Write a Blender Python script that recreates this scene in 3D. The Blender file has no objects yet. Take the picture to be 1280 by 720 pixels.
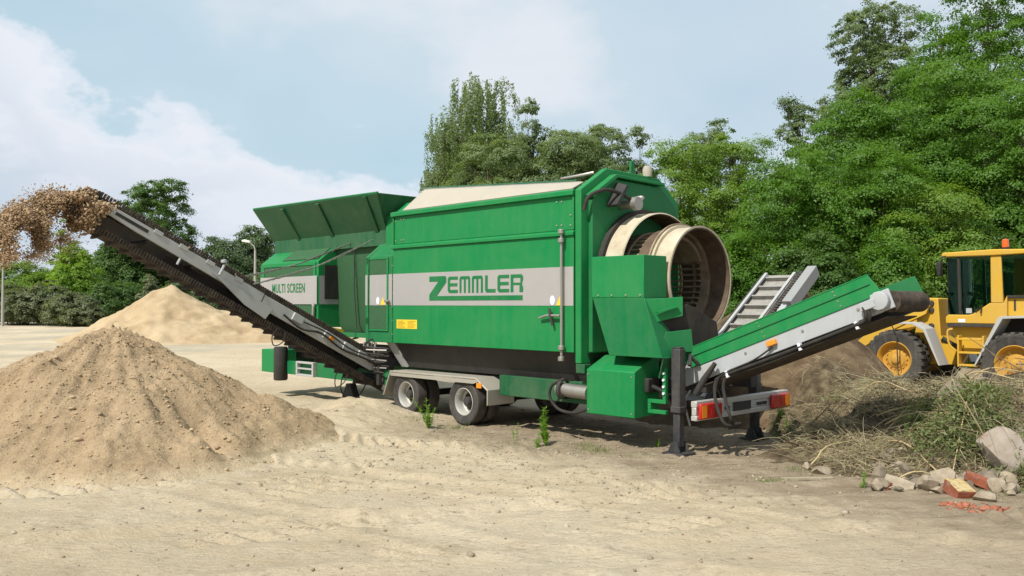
import bpy, bmesh, math, random
import numpy as np
from mathutils import Vector, Matrix

R = math.radians
scene = bpy.context.scene
COL = scene.collection
rng = np.random.default_rng(7)
random.seed(7)

# ------------------------------------------------------------------ camera, world, sun, exposure
FPX, PITCH, EYE = 1100.0, math.atan(20 / 1100), 2.0
cam_d = bpy.data.cameras.new('camera')
cam = bpy.data.objects.new('camera', cam_d)
COL.objects.link(cam)
cam_d.sensor_width = 36
cam_d.lens = 36 * FPX / 1280
cam_d.clip_start = 0.1
cam_d.clip_end = 9000
cam.location = (0, 0, EYE)
cam.rotation_euler = (math.pi / 2 + PITCH, 0, 0)
scene.camera = cam

SUN_EL = R(50)
SUN_H = Vector((-0.65, -0.76)).normalized()
S = Vector((SUN_H.x * math.cos(SUN_EL), SUN_H.y * math.cos(SUN_EL), math.sin(SUN_EL)))
sun_d = bpy.data.lights.new('sun', 'SUN')
sun_d.energy = 4.6
sun_d.angle = R(0.6)
sun_d.color = (1.0, 0.955, 0.88)
sun = bpy.data.objects.new('sun', sun_d)
COL.objects.link(sun)
sun.rotation_euler = (-S).to_track_quat('-Z', 'Y').to_euler()

scene.view_settings.view_transform = 'Standard'
scene.view_settings.look = 'None'
scene.view_settings.gamma = 1
scene.view_settings.use_curve_mapping = False
scene.view_settings.exposure = 0.28


class NT:
    """small node-tree writer"""
    def __init__(self, nt):
        self.nt = nt
        nt.nodes.clear()

    def n(self, t, **kw):
        nd = self.nt.nodes.new(t)
        for k, v in kw.items():
            if k.startswith('i_'):
                k = k[2:]
                nd.inputs[int(k) if k.isdigit() else k.replace('_', ' ')].default_value = v
            else:
                setattr(nd, k, v)
        return nd

    def l(self, a, b):
        self.nt.links.new(a, b)

    def math(self, op, a, b=None, clamp=False):
        nd = self.nt.nodes.new('ShaderNodeMath')
        nd.operation = op
        nd.use_clamp = clamp
        for i, v in enumerate((a, b)):
            if v is None:
                continue
            if isinstance(v, (int, float)):
                nd.inputs[i].default_value = v
            else:
                self.l(v, nd.inputs[i])
        return nd.outputs[0]

    def noise(self, vec, scale, detail=4, rough=0.55):
        nd = self.nt.nodes.new('ShaderNodeTexNoise')
        nd.inputs['Scale'].default_value = scale
        nd.inputs['Detail'].default_value = detail
        nd.inputs['Roughness'].default_value = rough
        if vec is not None:
            self.l(vec, nd.inputs['Vector'])
        return nd.outputs['Fac']

    def ramp(self, fac, stops, interp='LINEAR'):
        nd = self.nt.nodes.new('ShaderNodeValToRGB')
        cr = nd.color_ramp
        cr.interpolation = interp
        while len(cr.elements) < len(stops):
            cr.elements.new(0.5)
        for e, (p, c) in zip(cr.elements, stops):
            e.position = p
            if isinstance(c, (int, float)):
                c = (c, c, c)
            e.color = (*c[:3], 1)
        self.l(fac, nd.inputs['Fac'])
        return nd.outputs['Color']

    def mix(self, fac, a, b, mode='MIX'):
        nd = self.nt.nodes.new('ShaderNodeMix')
        nd.data_type = 'RGBA'
        nd.blend_type = mode
        for key, v in ((0, fac), (6, a), (7, b)):
            if isinstance(v, (int, float)):
                nd.inputs[key].default_value = v
            elif isinstance(v, tuple):
                nd.inputs[key].default_value = (*v[:3], 1)
            else:
                self.l(v, nd.inputs[key])
        return nd.outputs[2]


def build_world():
    w = bpy.data.worlds.new('World')
    scene.world = w
    w.use_nodes = True
    t = NT(w.node_tree)
    sky = t.n('ShaderNodeTexSky', sky_type='NISHITA', sun_disc=False, sun_elevation=SUN_EL,
              sun_rotation=math.atan2(SUN_H.x, SUN_H.y), air_density=1.2, dust_density=1.6, ozone_density=1.0)
    g = t.n('ShaderNodeTexCoord').outputs['Generated']
    sp = t.n('ShaderNodeSeparateXYZ')
    t.l(g, sp.inputs[0])
    x, y, z = sp.outputs
    hyp = t.math('SQRT', t.math('ADD', t.math('MULTIPLY', x, x), t.math('MULTIPLY', y, y)))
    elev = t.math('DIVIDE', z, t.math('MAXIMUM', hyp, 0.02))
    az = t.math('ARCTAN2', x, y)
    a01 = t.math('ADD', t.math('MULTIPLY', az, 0.5), 0.5, clamp=True)      # -1..1 rad -> 0..1
    fc = t.n('ShaderNodeFloatCurve')
    cu = fc.mapping.curves[0]
    pts = [(0, .30), (.12, .34), (.215, .33), (.24, .29), (.262, .245), (.285, .225), (.31, .222), (.345, .205), (.385, .172), (.41, .19),
           (.445, .185), (.465, .13), (.5, .07), (.6, .05), (.8, .05), (1, .16)]
    cu.points[0].location = pts[0]
    cu.points[1].location = pts[-1]
    for p in pts[1:-1]:
        cu.points.new(*p)
    fc.mapping.update()
    t.l(a01, fc.inputs['Value'])
    mp = t.n('ShaderNodeMapping')
    mp.inputs['Scale'].default_value = (1, 1, 1.7)
    t.l(g, mp.inputs['Vector'])
    n1 = t.noise(mp.outputs[0], 6.2, 9, .6)
    n2 = t.noise(mp.outputs[0], 3.1, 6, .5)
    n3 = t.noise(mp.outputs[0], 1.7, 4, .5)
    wob = t.math('ADD', t.math('MULTIPLY', t.math('SUBTRACT', n1, .5), .34), t.math('MULTIPLY', t.math('SUBTRACT', n2, .5), .22))
    d = t.math('SUBTRACT', t.math('ADD', fc.outputs[0], wob), elev)        # >0 inside the bank
    bank = t.math('MULTIPLY', d, 16, clamp=True)
    bank = t.ramp(bank, [(0, 0), (.5, .62), (1, .95)], 'EASE')
    depth = t.math('MULTIPLY', d, 5.0, clamp=True)
    cloudcol = t.ramp(depth, [(0, (8.6, 8.8, 9.4)), (.25, (7.9, 8.1, 8.8)), (.6, (6.0, 6.7, 7.6)), (1, (5.4, 6.3, 7.3))])
    cloudcol = t.mix(t.ramp(n1, [(.42, 0), (.60, .75)]), cloudcol, (8.0, 8.25, 8.9))
    # thin veil over the whole sky, a little greyer towards the right
    clear = t.mix(0.22, (4.4, 6.6, 7.9), sky.outputs[0])
    right = t.math('MULTIPLY', t.math('SUBTRACT', a01, .42), 2.6, clamp=True)
    clear = t.mix(right, clear, (4.9, 5.9, 7.1))
    veil = t.ramp(t.math('ADD', t.math('MULTIPLY', n3, .6), t.math('MULTIPLY', n2, .4)), [(.36, .0), (.66, .85)])
    clear = t.mix(veil, clear, (6.3, 7.2, 7.9))
    puff = t.ramp(t.noise(mp.outputs[0], 3.4, 8, .55), [(.52, 0), (.68, .75)])
    clear = t.mix(puff, clear, (7.7, 7.9, 8.5))
    sk = t.mix(bank, clear, cloudcol)
    below = t.math('MULTIPLY', t.math('ADD', elev, .02), 50, clamp=True)
    sk = t.mix(below, (2.4, 2.1, 1.6), sk)
    bg = t.n('ShaderNodeBackground')
    bg.inputs['Strength'].default_value = 0.088
    t.l(sk, bg.inputs['Color'])
    out = t.n('ShaderNodeOutputWorld')
    t.l(bg.outputs[0], out.inputs[0])


build_world()


# ------------------------------------------------------------------ helpers
def tag(o, label=None, cat=None, group=None, kind=None):
    if label: o['label'] = label
    if cat: o['category'] = cat
    if group: o['group'] = group
    if kind: o['kind'] = kind
    return o


def empty(name, loc=(0, 0, 0), rz=0.0):
    o = bpy.data.objects.new(name, None)
    COL.objects.link(o)
    o.location = loc
    o.rotation_euler = (0, 0, rz)
    o.empty_display_size = .2
    return o


def np_mesh(name, V, F, mat, parent=None, smooth=False):
    """V (n,3), F (m,k) with constant k"""
    V = np.asarray(V, np.float32)
    F = np.asarray(F, np.int32)
    me = bpy.data.meshes.new(name)
    me.vertices.add(len(V))
    me.vertices.foreach_set('co', V.ravel())
    k = F.shape[1]
    me.loops.add(F.size)
    me.loops.foreach_set('vertex_index', F.ravel())
    me.polygons.add(len(F))
    me.polygons.foreach_set('loop_start', np.arange(0, F.size, k, dtype=np.int32))
    me.update(calc_edges=True)
    me.validate()
    if smooth:
        me.shade_smooth()
    me.materials.append(mat)
    o = bpy.data.objects.new(name, me)
    COL.objects.link(o)
    if parent: o.parent = parent
    return o


class MB:
    def __init__(s):
        s.v, s.f = [], []

    def add(s, vs, fs):
        b = len(s.v)
        s.v += [tuple(p) for p in vs]
        s.f += [tuple(i + b for i in f) for f in fs]
        return s

    def box(s, x0, x1, y0, y1, z0, z1, M=None):
        vs = [(x, y, z) for z in (z0, z1) for y in (y0, y1) for x in (x0, x1)]
        if M is not None: vs = [M @ Vector(p) for p in vs]
        return s.add(vs, [(0, 2, 3, 1), (4, 5, 7, 6), (0, 1, 5, 4), (2, 6, 7, 3), (0, 4, 6, 2), (1, 3, 7, 5)])

    def prism(s, poly, ax, a0, a1, M=None):
        n = len(poly)
        mk = {'x': lambda p, a: (a, p[0], p[1]), 'y': lambda p, a: (p[0], a, p[1]), 'z': lambda p, a: (p[0], p[1], a)}[ax]
        vs = [mk(p, a0) for p in poly] + [mk(p, a1) for p in poly]
        if M is not None: vs = [M @ Vector(p) for p in vs]
        fs = [tuple(range(n)), tuple(range(2 * n - 1, n - 1, -1))]
        fs += [(i, (i + 1) % n, n + (i + 1) % n, n + i) for i in range(n)]
        return s.add(vs, fs)

    def sheet(s, pts, t):
        """planar polygon thickened by t along its normal"""
        P = [Vector(p) for p in pts]
        nrm = (P[1] - P[0]).cross(P[2] - P[0]).normalized() * t
        n = len(P)
        fs = [tuple(range(n)), tuple(range(2 * n - 1, n - 1, -1))]
        fs += [(i, (i + 1) % n, n + (i + 1) % n, n + i) for i in range(n)]
        return s.add(P + [p + nrm for p in P], fs)

    def tube(s, pts, r, n=8):
        P = [Vector(p) for p in pts]
        m = len(P)
        rs = r if isinstance(r, (list, tuple)) else [r] * m
        T = [(P[min(i + 1, m - 1)] - P[max(i - 1, 0)]).normalized() for i in range(m)]
        a = Vector((0, 0, 1)) if abs(T[0].z) < .9 else Vector((1, 0, 0))
        N = T[0].cross(a).normalized()
        vs = []
        for i in range(m):
            N = (N - T[i] * N.dot(T[i])).normalized()
            B = T[i].cross(N)
            vs += [P[i] + (N * math.cos(2 * math.pi * k / n) + B * math.sin(2 * math.pi * k / n)) * rs[i] for k in range(n)]
        fs = [(i * n + k, i * n + (k + 1) % n, (i + 1) * n + (k + 1) % n, (i + 1) * n + k) for i in range(m - 1) for k in range(n)]
        fs += [tuple(range(n - 1, -1, -1)), tuple(range((m - 1) * n, m * n))]
        return s.add(vs, fs)

    def hose(s, pts, r, n=8, sub=5):
        P = [Vector(p) for p in pts]
        P = [P[0] * 2 - P[1]] + P + [P[-1] * 2 - P[-2]]
        out = []
        for i in range(1, len(P) - 2):
            a, b, c, d = P[i - 1:i + 3]
            for k in range(sub):
                t = k / sub
                out.append(.5 * (2 * b + (c - a) * t + (2 * a - 5 * b + 4 * c - d) * t * t + (3 * b - a - 3 * c + d) * t ** 3))
        out.append(P[-2])
        return s.tube(out, r, n)

    def lathe(s, prof, o, axis, n=40, closed=True):
        """prof: (radius, along axis) list; closed profile makes a ring"""
        ax = Vector(axis).normalized()
        a = Vector((0, 0, 1)) if abs(ax.z) < .9 else Vector((1, 0, 0))
        U = ax.cross(a).normalized()
        W = ax.cross(U)
        o = Vector(o)
        m = len(prof)
        vs = []
        for k in range(n):
            d = U * math.cos(2 * math.pi * k / n) + W * math.sin(2 * math.pi * k / n)
            vs += [o + ax * h + d * r for r, h in prof]
        fs = []
        for k in range(n):
            k2 = (k + 1) % n
            for i in range(m if closed else m - 1):
                j = (i + 1) % m
                fs.append((k * m + i, k * m + j, k2 * m + j, k2 * m + i))
        if not closed:
            fs.append(tuple(k * m for k in range(n)))
            fs.append(tuple(k * m + m - 1 for k in range(n - 1, -1, -1)))
        return s.add(vs, fs)

    def build(s, name, mat, parent=None, bevel=0.0, smooth=True, ang=38):
        me = bpy.data.meshes.new(name)
        me.from_pydata(s.v, [], s.f)
        bm = bmesh.new()
        bm.from_mesh(me)
        bmesh.ops.recalc_face_normals(bm, faces=bm.faces)
        bm.to_mesh(me)
        bm.free()
        if smooth:
            me.shade_smooth()
            me.set_sharp_from_angle(angle=R(ang))
        me.materials.append(mat)
        o = bpy.data.objects.new(name, me)
        COL.objects.link(o)
        if parent: o.parent = parent
        if bevel:
            b = o.modifiers.new('bevel', 'BEVEL')
            b.width = bevel
            b.segments = 2
            b.limit_method = 'ANGLE'
            b.angle_limit = R(40)
        return o


def dup(o, parent=None, loc=None, rot=None):
    c = o.copy()
    COL.objects.link(c)
    if parent: c.parent = parent
    if loc is not None: c.location = loc
    if rot is not None: c.rotation_euler = rot
    for ch in list(o.children):
        dup(ch, c)
    return c


def hash2(ix, iy, seed):
    h = (ix.astype(np.int64) * 374761393 + iy.astype(np.int64) * 668265263 + seed * 982451653) & 0xffffffff
    h = ((h ^ (h >> 13)) * 1274126177) & 0xffffffff
    return ((h ^ (h >> 16)) & 0xffff) / 65535.0


def vnoise(x, y, seed=0):
    ix, iy = np.floor(x), np.floor(y)
    fx, fy = x - ix, y - iy
    fx, fy = fx * fx * (3 - 2 * fx), fy * fy * (3 - 2 * fy)
    a, b = hash2(ix, iy, seed), hash2(ix + 1, iy, seed)
    c, d = hash2(ix, iy + 1, seed), hash2(ix + 1, iy + 1, seed)
    return (a + (b - a) * fx) * (1 - fy) + (c + (d - c) * fx) * fy


def fbm(x, y, scale, oct=4, seed=0, gain=.5):
    out, amp, tot = 0, 1, 0
    for i in range(oct):
        out = out + amp * (vnoise(x * scale, y * scale, seed + i * 17) - .5)
        tot += amp
        amp *= gain
        scale *= 2.03
    return out / tot * 2


def sstep(a, b, x):
    t = np.clip((x - a) / (b - a), 0, 1)
    return t * t * (3 - 2 * t)


# ------------------------------------------------------------------ materials
def principled(name):
    m = bpy.data.materials.new(name)
    m.use_nodes = True
    t = NT(m.node_tree)
    p = t.n('ShaderNodeBsdfPrincipled')
    o = t.n('ShaderNodeOutputMaterial')
    t.l(p.outputs[0], o.inputs[0])
    return m, t, p


def paint(name, col, rough=.45, dust=.25, dustcol=(.30, .25, .17), metal=0.0, scale=1.6, var=.12, bump=.004, coat=0.0):
    m, t, p = principled(name)
    oc = t.n('ShaderNodeTexCoord').outputs['Object']
    n1 = t.noise(oc, scale, 6, .62)
    n2 = t.noise(oc, scale * 9, 4, .6)
    mp = t.n('ShaderNodeMapping')
    mp.inputs['Scale'].default_value = (scale * 5, scale * 5, scale * .35)
    t.l(oc, mp.inputs['Vector'])
    streak = t.noise(mp.outputs[0], 1.0, 5, .6)
    v = t.mix(n1, tuple(c * (1 - var) for c in col), tuple(min(1, c * (1 + var)) for c in col))
    dm = t.math('MULTIPLY', t.math('ADD', t.math('MULTIPLY', n1, .5), t.math('ADD', t.math('MULTIPLY', n2, .22), t.math('MULTIPLY', streak, .4))), 1.0)
    df = t.ramp(dm, [(.46, 0), (.80, dust)])
    c = t.mix(df, v, dustcol)
    t.l(c, p.inputs['Base Color'])
    rr = t.ramp(dm, [(.3, rough * .85), (.8, min(1, rough + .3))])
    t.l(rr, p.inputs['Roughness'])
    p.inputs['Metallic'].default_value = metal
    p.inputs['Specular IOR Level'].default_value = .3 if metal < .1 else .5
    if coat:
        p.inputs['Coat Weight'].default_value = coat
        p.inputs['Coat Roughness'].default_value = .15
    if bump:
        b = t.n('ShaderNodeBump')
        b.inputs['Strength'].default_value = .35
        b.inputs['Distance'].default_value = bump
        t.l(t.noise(oc, scale * 2.5, 5, .5), b.inputs['Height'])
        t.l(b.outputs[0], p.inputs['Normal'])
    return m


def rough_mat(name, stops, scale=6, rough=.95, bump=.02, bscale=None, detail=8, stretch=None):
    m, t, p = principled(name)
    oc = t.n('ShaderNodeTexCoord').outputs['Object']
    if stretch:
        mp = t.n('ShaderNodeMapping')
        mp.inputs['Scale'].default_value = stretch
        t.l(oc, mp.inputs['Vector'])
        oc = mp.outputs[0]
    n1 = t.noise(oc, scale, detail, .65)
    t.l(t.ramp(n1, stops), p.inputs['Base Color'])
    p.inputs['Roughness'].default_value = rough
    p.inputs['Specular IOR Level'].default_value = .2
    b = t.n('ShaderNodeBump')
    b.inputs['Strength'].default_value = .7
    b.inputs['Distance'].default_value = bump
    t.l(t.noise(oc, bscale or scale * 2, 8, .7), b.inputs['Height'])
    t.l(b.outputs[0], p.inputs['Normal'])
    return m


def leaf_mat(name, cols, trans=.35, rough=.5):
    m = bpy.data.materials.new(name)
    m.use_nodes = True
    t = NT(m.node_tree)
    p = t.n('ShaderNodeBsdfPrincipled')
    o = t.n('ShaderNodeOutputMaterial')
    g = t.n('ShaderNodeNewGeometry')
    k = len(cols)
    rnd = t.math('ADD', t.math('MULTIPLY', g.outputs['Random Per Island'], .5), .25)
    c = t.ramp(rnd, [(i / max(1, k - 1), cc) for i, cc in enumerate(cols)])
    oc = t.n('ShaderNodeTexCoord').outputs['Object']
    n = t.noise(oc, .55, 3, .5)
    c = t.mix(t.ramp(n, [(.35, 0), (.7, .45)]), c, tuple(min(1, x * f) for x, f in zip(cols[-1], (1.25, 1.12, .8))))
    t.l(c, p.inputs['Base Color'])
    p.inputs['Roughness'].default_value = rough
    p.inputs['Specular IOR Level'].default_value = .35
    tr = t.n('ShaderNodeBsdfTranslucent')
    hs = t.mix(1.0, c, (1.5, 1.45, .6), 'MULTIPLY')
    t.l(hs, tr.inputs['Color'])
    mx = t.n('ShaderNodeMixShader')
    mx.inputs[0].default_value = trans
    t.l(p.outputs[0], mx.inputs[1])
    t.l(tr.outputs[0], mx.inputs[2])
    t.l(mx.outputs[0], o.inputs[0])
    return m


def island_mat(name, cols, rough=.85):
    m, t, p = principled(name)
    g = t.n('ShaderNodeNewGeometry')
    k = len(cols)
    t.l(t.ramp(g.outputs['Random Per Island'], [(i / max(1, k - 1), c) for i, c in enumerate(cols)]), p.inputs['Base Color'])
    p.inputs['Roughness'].default_value = rough
    p.inputs['Specular IOR Level'].default_value = .2
    return m


def ground_mat():
    m, t, p = principled('sandy ground')
    P = t.n('ShaderNodeNewGeometry').outputs['Position']
    sp = t.n('ShaderNodeSeparateXYZ')
    t.l(P, sp.inputs[0])
    x, y, z = sp.outputs
    big = t.noise(P, .22, 6, .6)
    mid = t.noise(P, 1.3, 7, .65)
    mpn = t.n('ShaderNodeMapping')
    mpn.inputs['Scale'].default_value = (1, 2.6, 1)
    mpn.inputs['Rotation'].default_value = (0, 0, R(-14))
    t.l(P, mpn.inputs['Vector'])
    drag = t.noise(mpn.outputs[0], 2.1, 8, .68)
    fine = t.noise(P, 26, 6, .7)
    sand = t.mix(t.ramp(drag, [(.3, 0), (.7, 1)]), (.47, .375, .245), (.59, .495, .35))
    sand = t.mix(t.ramp(big, [(.42, 0), (.66, .8)]), sand, (.64, .55, .405))
    sand = t.mix(t.ramp(mid, [(.52, 0), (.68, .75)]), sand, (.44, .355, .24))
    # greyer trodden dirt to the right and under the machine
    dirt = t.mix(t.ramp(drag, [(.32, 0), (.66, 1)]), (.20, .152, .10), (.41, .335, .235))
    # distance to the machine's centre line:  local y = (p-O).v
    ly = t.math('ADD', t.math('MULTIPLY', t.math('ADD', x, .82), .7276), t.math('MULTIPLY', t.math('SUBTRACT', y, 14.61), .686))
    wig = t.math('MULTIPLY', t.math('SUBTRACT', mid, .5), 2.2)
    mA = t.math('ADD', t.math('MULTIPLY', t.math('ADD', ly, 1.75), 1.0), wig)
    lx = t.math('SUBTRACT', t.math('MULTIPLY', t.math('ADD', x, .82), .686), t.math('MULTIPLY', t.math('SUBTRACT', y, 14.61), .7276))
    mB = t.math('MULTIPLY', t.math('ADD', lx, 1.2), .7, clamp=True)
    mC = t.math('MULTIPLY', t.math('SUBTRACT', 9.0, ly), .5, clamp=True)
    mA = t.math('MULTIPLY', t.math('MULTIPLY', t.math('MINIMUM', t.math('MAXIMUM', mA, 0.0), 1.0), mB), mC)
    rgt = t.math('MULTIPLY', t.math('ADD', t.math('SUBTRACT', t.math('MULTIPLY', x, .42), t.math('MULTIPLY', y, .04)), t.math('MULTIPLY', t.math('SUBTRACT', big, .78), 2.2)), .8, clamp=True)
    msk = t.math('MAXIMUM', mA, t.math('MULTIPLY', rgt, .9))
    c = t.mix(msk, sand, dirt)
    # dark damp crumbs dragged over the surface
    crumb = t.ramp(t.math('ADD', t.math('MULTIPLY', t.noise(mpn.outputs[0], 9, 9, .78), .72), t.math('MULTIPLY', drag, .3)), [(.53, 0), (.64, .75)])
    c = t.mix(crumb, c, (.24, .18, .115))
    c = t.mix(t.ramp(fine, [(.3, .3), (.62, 0)]), c, (.30, .235, .15))
    c = t.mix(t.ramp(fine, [(.58, 0), (.8, .35)]), c, (.66, .58, .43))
    # grey-green damp patch in the distance on the left
    pm = t.math('MULTIPLY', t.math('MULTIPLY', t.math('SUBTRACT', -6.0, x), .12, clamp=True), t.math('MULTIPLY', t.math('SUBTRACT', y, 16.0), .08, clamp=True))
    pm = t.math('MULTIPLY', pm, t.ramp(t.noise(P, .16, 5, .6), [(.46, 0), (.6, .8)]))
    c = t.mix(pm, c, (.36, .325, .25))
    # vegetation ground beyond the yard
    far = t.math('MULTIPLY', t.math('SUBTRACT', t.math('ADD', t.math('SUBTRACT', y, t.math('MULTIPLY', x, -.55)), t.math('MULTIPLY', big, 14)), 92.0), .2, clamp=True)
    c = t.mix(far, c, (.07, .085, .035))
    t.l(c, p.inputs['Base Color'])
    p.inputs['Roughness'].default_value = 1
    p.inputs['Specular IOR Level'].default_value = .1
    b = t.n('ShaderNodeBump')
    b.inputs['Strength'].default_value = 1.0
    b.inputs['Distance'].default_value = .055
    hgt = t.math('ADD', t.math('MULTIPLY', t.noise(mpn.outputs[0], 7, 9, .75), .8), t.math('MULTIPLY', fine, .4))
    t.l(hgt, b.inputs['Height'])
    t.l(b.outputs[0], p.inputs['Normal'])
    return m


GREEN = (.001, .185, .046)
M = {}
M['green'] = paint('green paint', GREEN, .46, .11, var=.08)
M['green2'] = paint('older green paint', (.002, .145, .042), .5, .12)
M['green_dk'] = paint('dark green paint', (.006, .085, .03), .5, .22)
M['green_mesh'] = rough_mat('green perforated mesh', [(.3, (.02, .075, .03)), (.7, (.055, .13, .06))], 60, .7, .004)
M['silver'] = paint('silver stripe paint', (.36, .345, .335), .42, .22, metal=.15)
M['cream'] = paint('cream cover sheet', (.37, .335, .275), .75, .35, dustcol=(.42, .35, .25))
M['grey'] = paint('grey frame paint', (.40, .40, .39), .5, .35, metal=.1)
M['ltgrey'] = paint('light grey paint', (.37, .39, .405), .5, .35)
M['grey2'] = paint('worn light grey paint', (.26, .265, .265), .5, .3)
M['alu'] = paint('dull aluminium', (.55, .54, .50), .38, .35, metal=.55)
M['mud'] = paint('mudguard metal', (.42, .395, .33), .45, .4, metal=.35)
M['steel'] = paint('bare steel', (.36, .34, .31), .38, .4, metal=.75)
M['darksteel'] = paint('dark steel', (.03, .029, .029), .6, .14)
M['black'] = paint('black rubber', (.022, .021, .02), .72, .25, dustcol=(.2, .165, .115))
M['belt'] = rough_mat('dusty conveyor belt', [(.3, (.03, .024, .02)), (.7, (.105, .08, .058))], 9, .9, .01)
M['tyre'] = paint('tyre rubber', (.035, .033, .032), .8, .55, dustcol=(.19, .165, .13), scale=3)
M['jack'] = paint('black leg paint', (.03, .032, .036), .5, .3)
M['drumsteel'] = rough_mat('sand worn steel', [(.3, (.16, .115, .075)), (.7, (.34, .27, .19))], 5, .7, .01)
M['creamband'] = rough_mat('polished cream drum band', [(.3, (.36, .29, .19)), (.5, (.47, .41, .30)), (.7, (.55, .49, .37))], 3, .5, .004)
M['liner'] = rough_mat('worn brown drum liner darkened as shade', [(.3, (.075, .05, .034)), (.7, (.15, .105, .07))], 6, .7, .006)  # brown deepened in the colour to stand for shade inside the drum
M['beltgrey'] = rough_mat('grey cleated belt', [(.3, (.21, .20, .18)), (.7, (.34, .32, .285))], 7, .9, .006)
M['yellow'] = paint('loader yellow paint', (.56, .325, .018), .5, .5, dustcol=(.33, .25, .14), coat=.15)
M['yellow_rim'] = paint('loader rim paint', (.50, .26, .02), .6, .75, dustcol=(.30, .20, .10))
M['signyellow'] = paint('yellow sticker', (.75, .52, .03), .5, .1)
M['signink'] = paint('sticker ink', (.28, .17, .02), .6, 0)
M['white'] = paint('white sticker', (.72, .74, .78), .5, .1)
M['amber'] = paint('amber lens', (.8, .25, .01), .2, .15, coat=.5)
M['red'] = paint('red lens', (.45, .012, .01), .18, .15, coat=.6)
M['beacon'] = paint('orange beacon', (.6, .1, .008), .2, .05, coat=.6)
M['lampglass'] = paint('lamp glass', (.7, .7, .66), .3, .1)
M['concrete'] = paint('lamp post concrete', (.33, .32, .29), .8, .2)


def glass_mat():
    m = bpy.data.materials.new('cab glass')
    m.use_nodes = True
    t = NT(m.node_tree)
    o = t.n('ShaderNodeOutputMaterial')
    tr = t.n('ShaderNodeBsdfTransparent')
    tr.inputs['Color'].default_value = (.62, .70, .66, 1)
    gl = t.n('ShaderNodeBsdfGlossy')
    gl.inputs['Roughness'].default_value = .04
    fr = t.n('ShaderNodeFresnel')
    fr.inputs['IOR'].default_value = 1.5
    mx = t.n('ShaderNodeMixShader')
    t.l(t.math('ADD', fr.outputs[0], .03), mx.inputs[0])
    t.l(tr.outputs[0], mx.inputs[1])
    t.l(gl.outputs[0], mx.inputs[2])
    t.l(mx.outputs[0], o.inputs[0])
    return m


M['glass'] = glass_mat()
SAND = [(.3, (.28, .20, .116)), (.5, (.40, .293, .178)), (.7, (.51, .39, .245))]
def pile_mat():
    m, t, p = principled('damp sand')
    P = t.n('ShaderNodeNewGeometry').outputs['Position']
    sp = t.n('ShaderNodeSeparateXYZ')
    t.l(P, sp.inputs[0])
    n1 = t.noise(P, 1.1, 7, .62)
    n2 = t.noise(P, 9, 9, .72)
    n3 = t.noise(P, 34, 5, .7)
    c = t.ramp(t.math('ADD', t.math('MULTIPLY', n1, .55), t.math('MULTIPLY', n2, .45)), SAND)
    c = t.mix(t.ramp(n3, [(.34, .5), (.5, 0)]), c, (.19, .125, .068))
    c = t.mix(t.ramp(n2, [(.56, 0), (.72, .5)]), c, (.46, .35, .22))
    foot = t.math('SUBTRACT', 1.0, t.math('MULTIPLY', t.math('ADD', sp.outputs[2], t.math('MULTIPLY', t.math('SUBTRACT', n2, .45), .5)), 5.0), clamp=True)
    c = t.mix(foot, c, (.53, .43, .285))
    t.l(c, p.inputs['Base Color'])
    p.inputs['Roughness'].default_value = 1
    p.inputs['Specular IOR Level'].default_value = .1
    b = t.n('ShaderNodeBump')
    b.inputs['Strength'].default_value = 1
    b.inputs['Distance'].default_value = .06
    t.l(t.math('ADD', t.math('MULTIPLY', n2, .7), t.math('MULTIPLY', n3, .45)), b.inputs['Height'])
    t.l(b.outputs[0], p.inputs['Normal'])
    return m


M['pile'] = pile_mat()
M['pile_far'] = rough_mat('dry sand', [(.3, (.29, .205, .115)), (.5, (.40, .30, .18)), (.7, (.48, .375, .24))], .8, 1, .05, 5, 8)
M['clod'] = island_mat('sand clods', [(.25, .175, .098), (.37, .27, .16), (.45, .34, .21), (.31, .22, .13)], 1)
M['flyclod'] = island_mat('flying sand', [(.24, .16, .09), (.34, .235, .14), (.42, .305, .19), (.29, .195, .115)], 1)
M['pebble'] = island_mat('pebbles', [(.17, .135, .09), (.30, .245, .17), (.21, .155, .10), (.38, .33, .24), (.2, .17, .125)], .9)
M['compost'] = rough_mat('brown compost', [(.3, (.06, .04, .022)), (.5, (.125, .085, .048)), (.72, (.21, .152, .09))], 3, 1, .06, 14, 10)
M['hay'] = rough_mat('matted hay with shade dark gaps', [(.32, (.045, .032, .019)), (.5, (.11, .082, .048)), (.7, (.22, .175, .105))], 5, 1, .06, 22, 10)  # base coloured dark so bare gaps between strands read as shaded
M['straw'] = island_mat('straw strands', [(.14, .105, .06), (.31, .25, .145), (.44, .37, .22), (.19, .165, .085), (.54, .46, .29), (.23, .235, .12)], .8)
M['branch'] = island_mat('dead branches', [(.10, .07, .045), (.22, .17, .105), (.33, .26, .15), (.14, .10, .065)], .85)
M['stalk'] = island_mat('pale stalk', [(.46, .36, .19), (.38, .29, .15)], .7)
M['wiltleaf'] = leaf_mat('wilted leaves', [(.075, .115, .035), (.14, .18, .07), (.22, .235, .115), (.10, .165, .04)], .35)
M['grass'] = leaf_mat('grass blades', [(.07, .13, .025), (.13, .2, .04), (.18, .2, .07)], .3)
M['weed'] = leaf_mat('weed leaves', [(.11, .24, .035), (.18, .34, .05), (.15, .28, .04)], .4)
M['brick'] = rough_mat('red brick', [(.34, (.24, .19, .145)), (.46, (.26, .08, .045)), (.7, (.36, .12, .065))], 9, .95, .01)
M['brickdust'] = island_mat('brick crumbs', [(.30, .10, .055), (.38, .15, .09), (.26, .10, .06)], 1)
M['plaster'] = rough_mat('mortar coated brick', [(.36, (.22, .13, .06)), (.46, (.40, .30, .14)), (.7, (.50, .41, .23))], 16, .95, .01)
M['stone'] = rough_mat('rubble stone', [(.3, (.23, .18, .125)), (.7, (.41, .345, .255))], 7, .95, .02)
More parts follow.
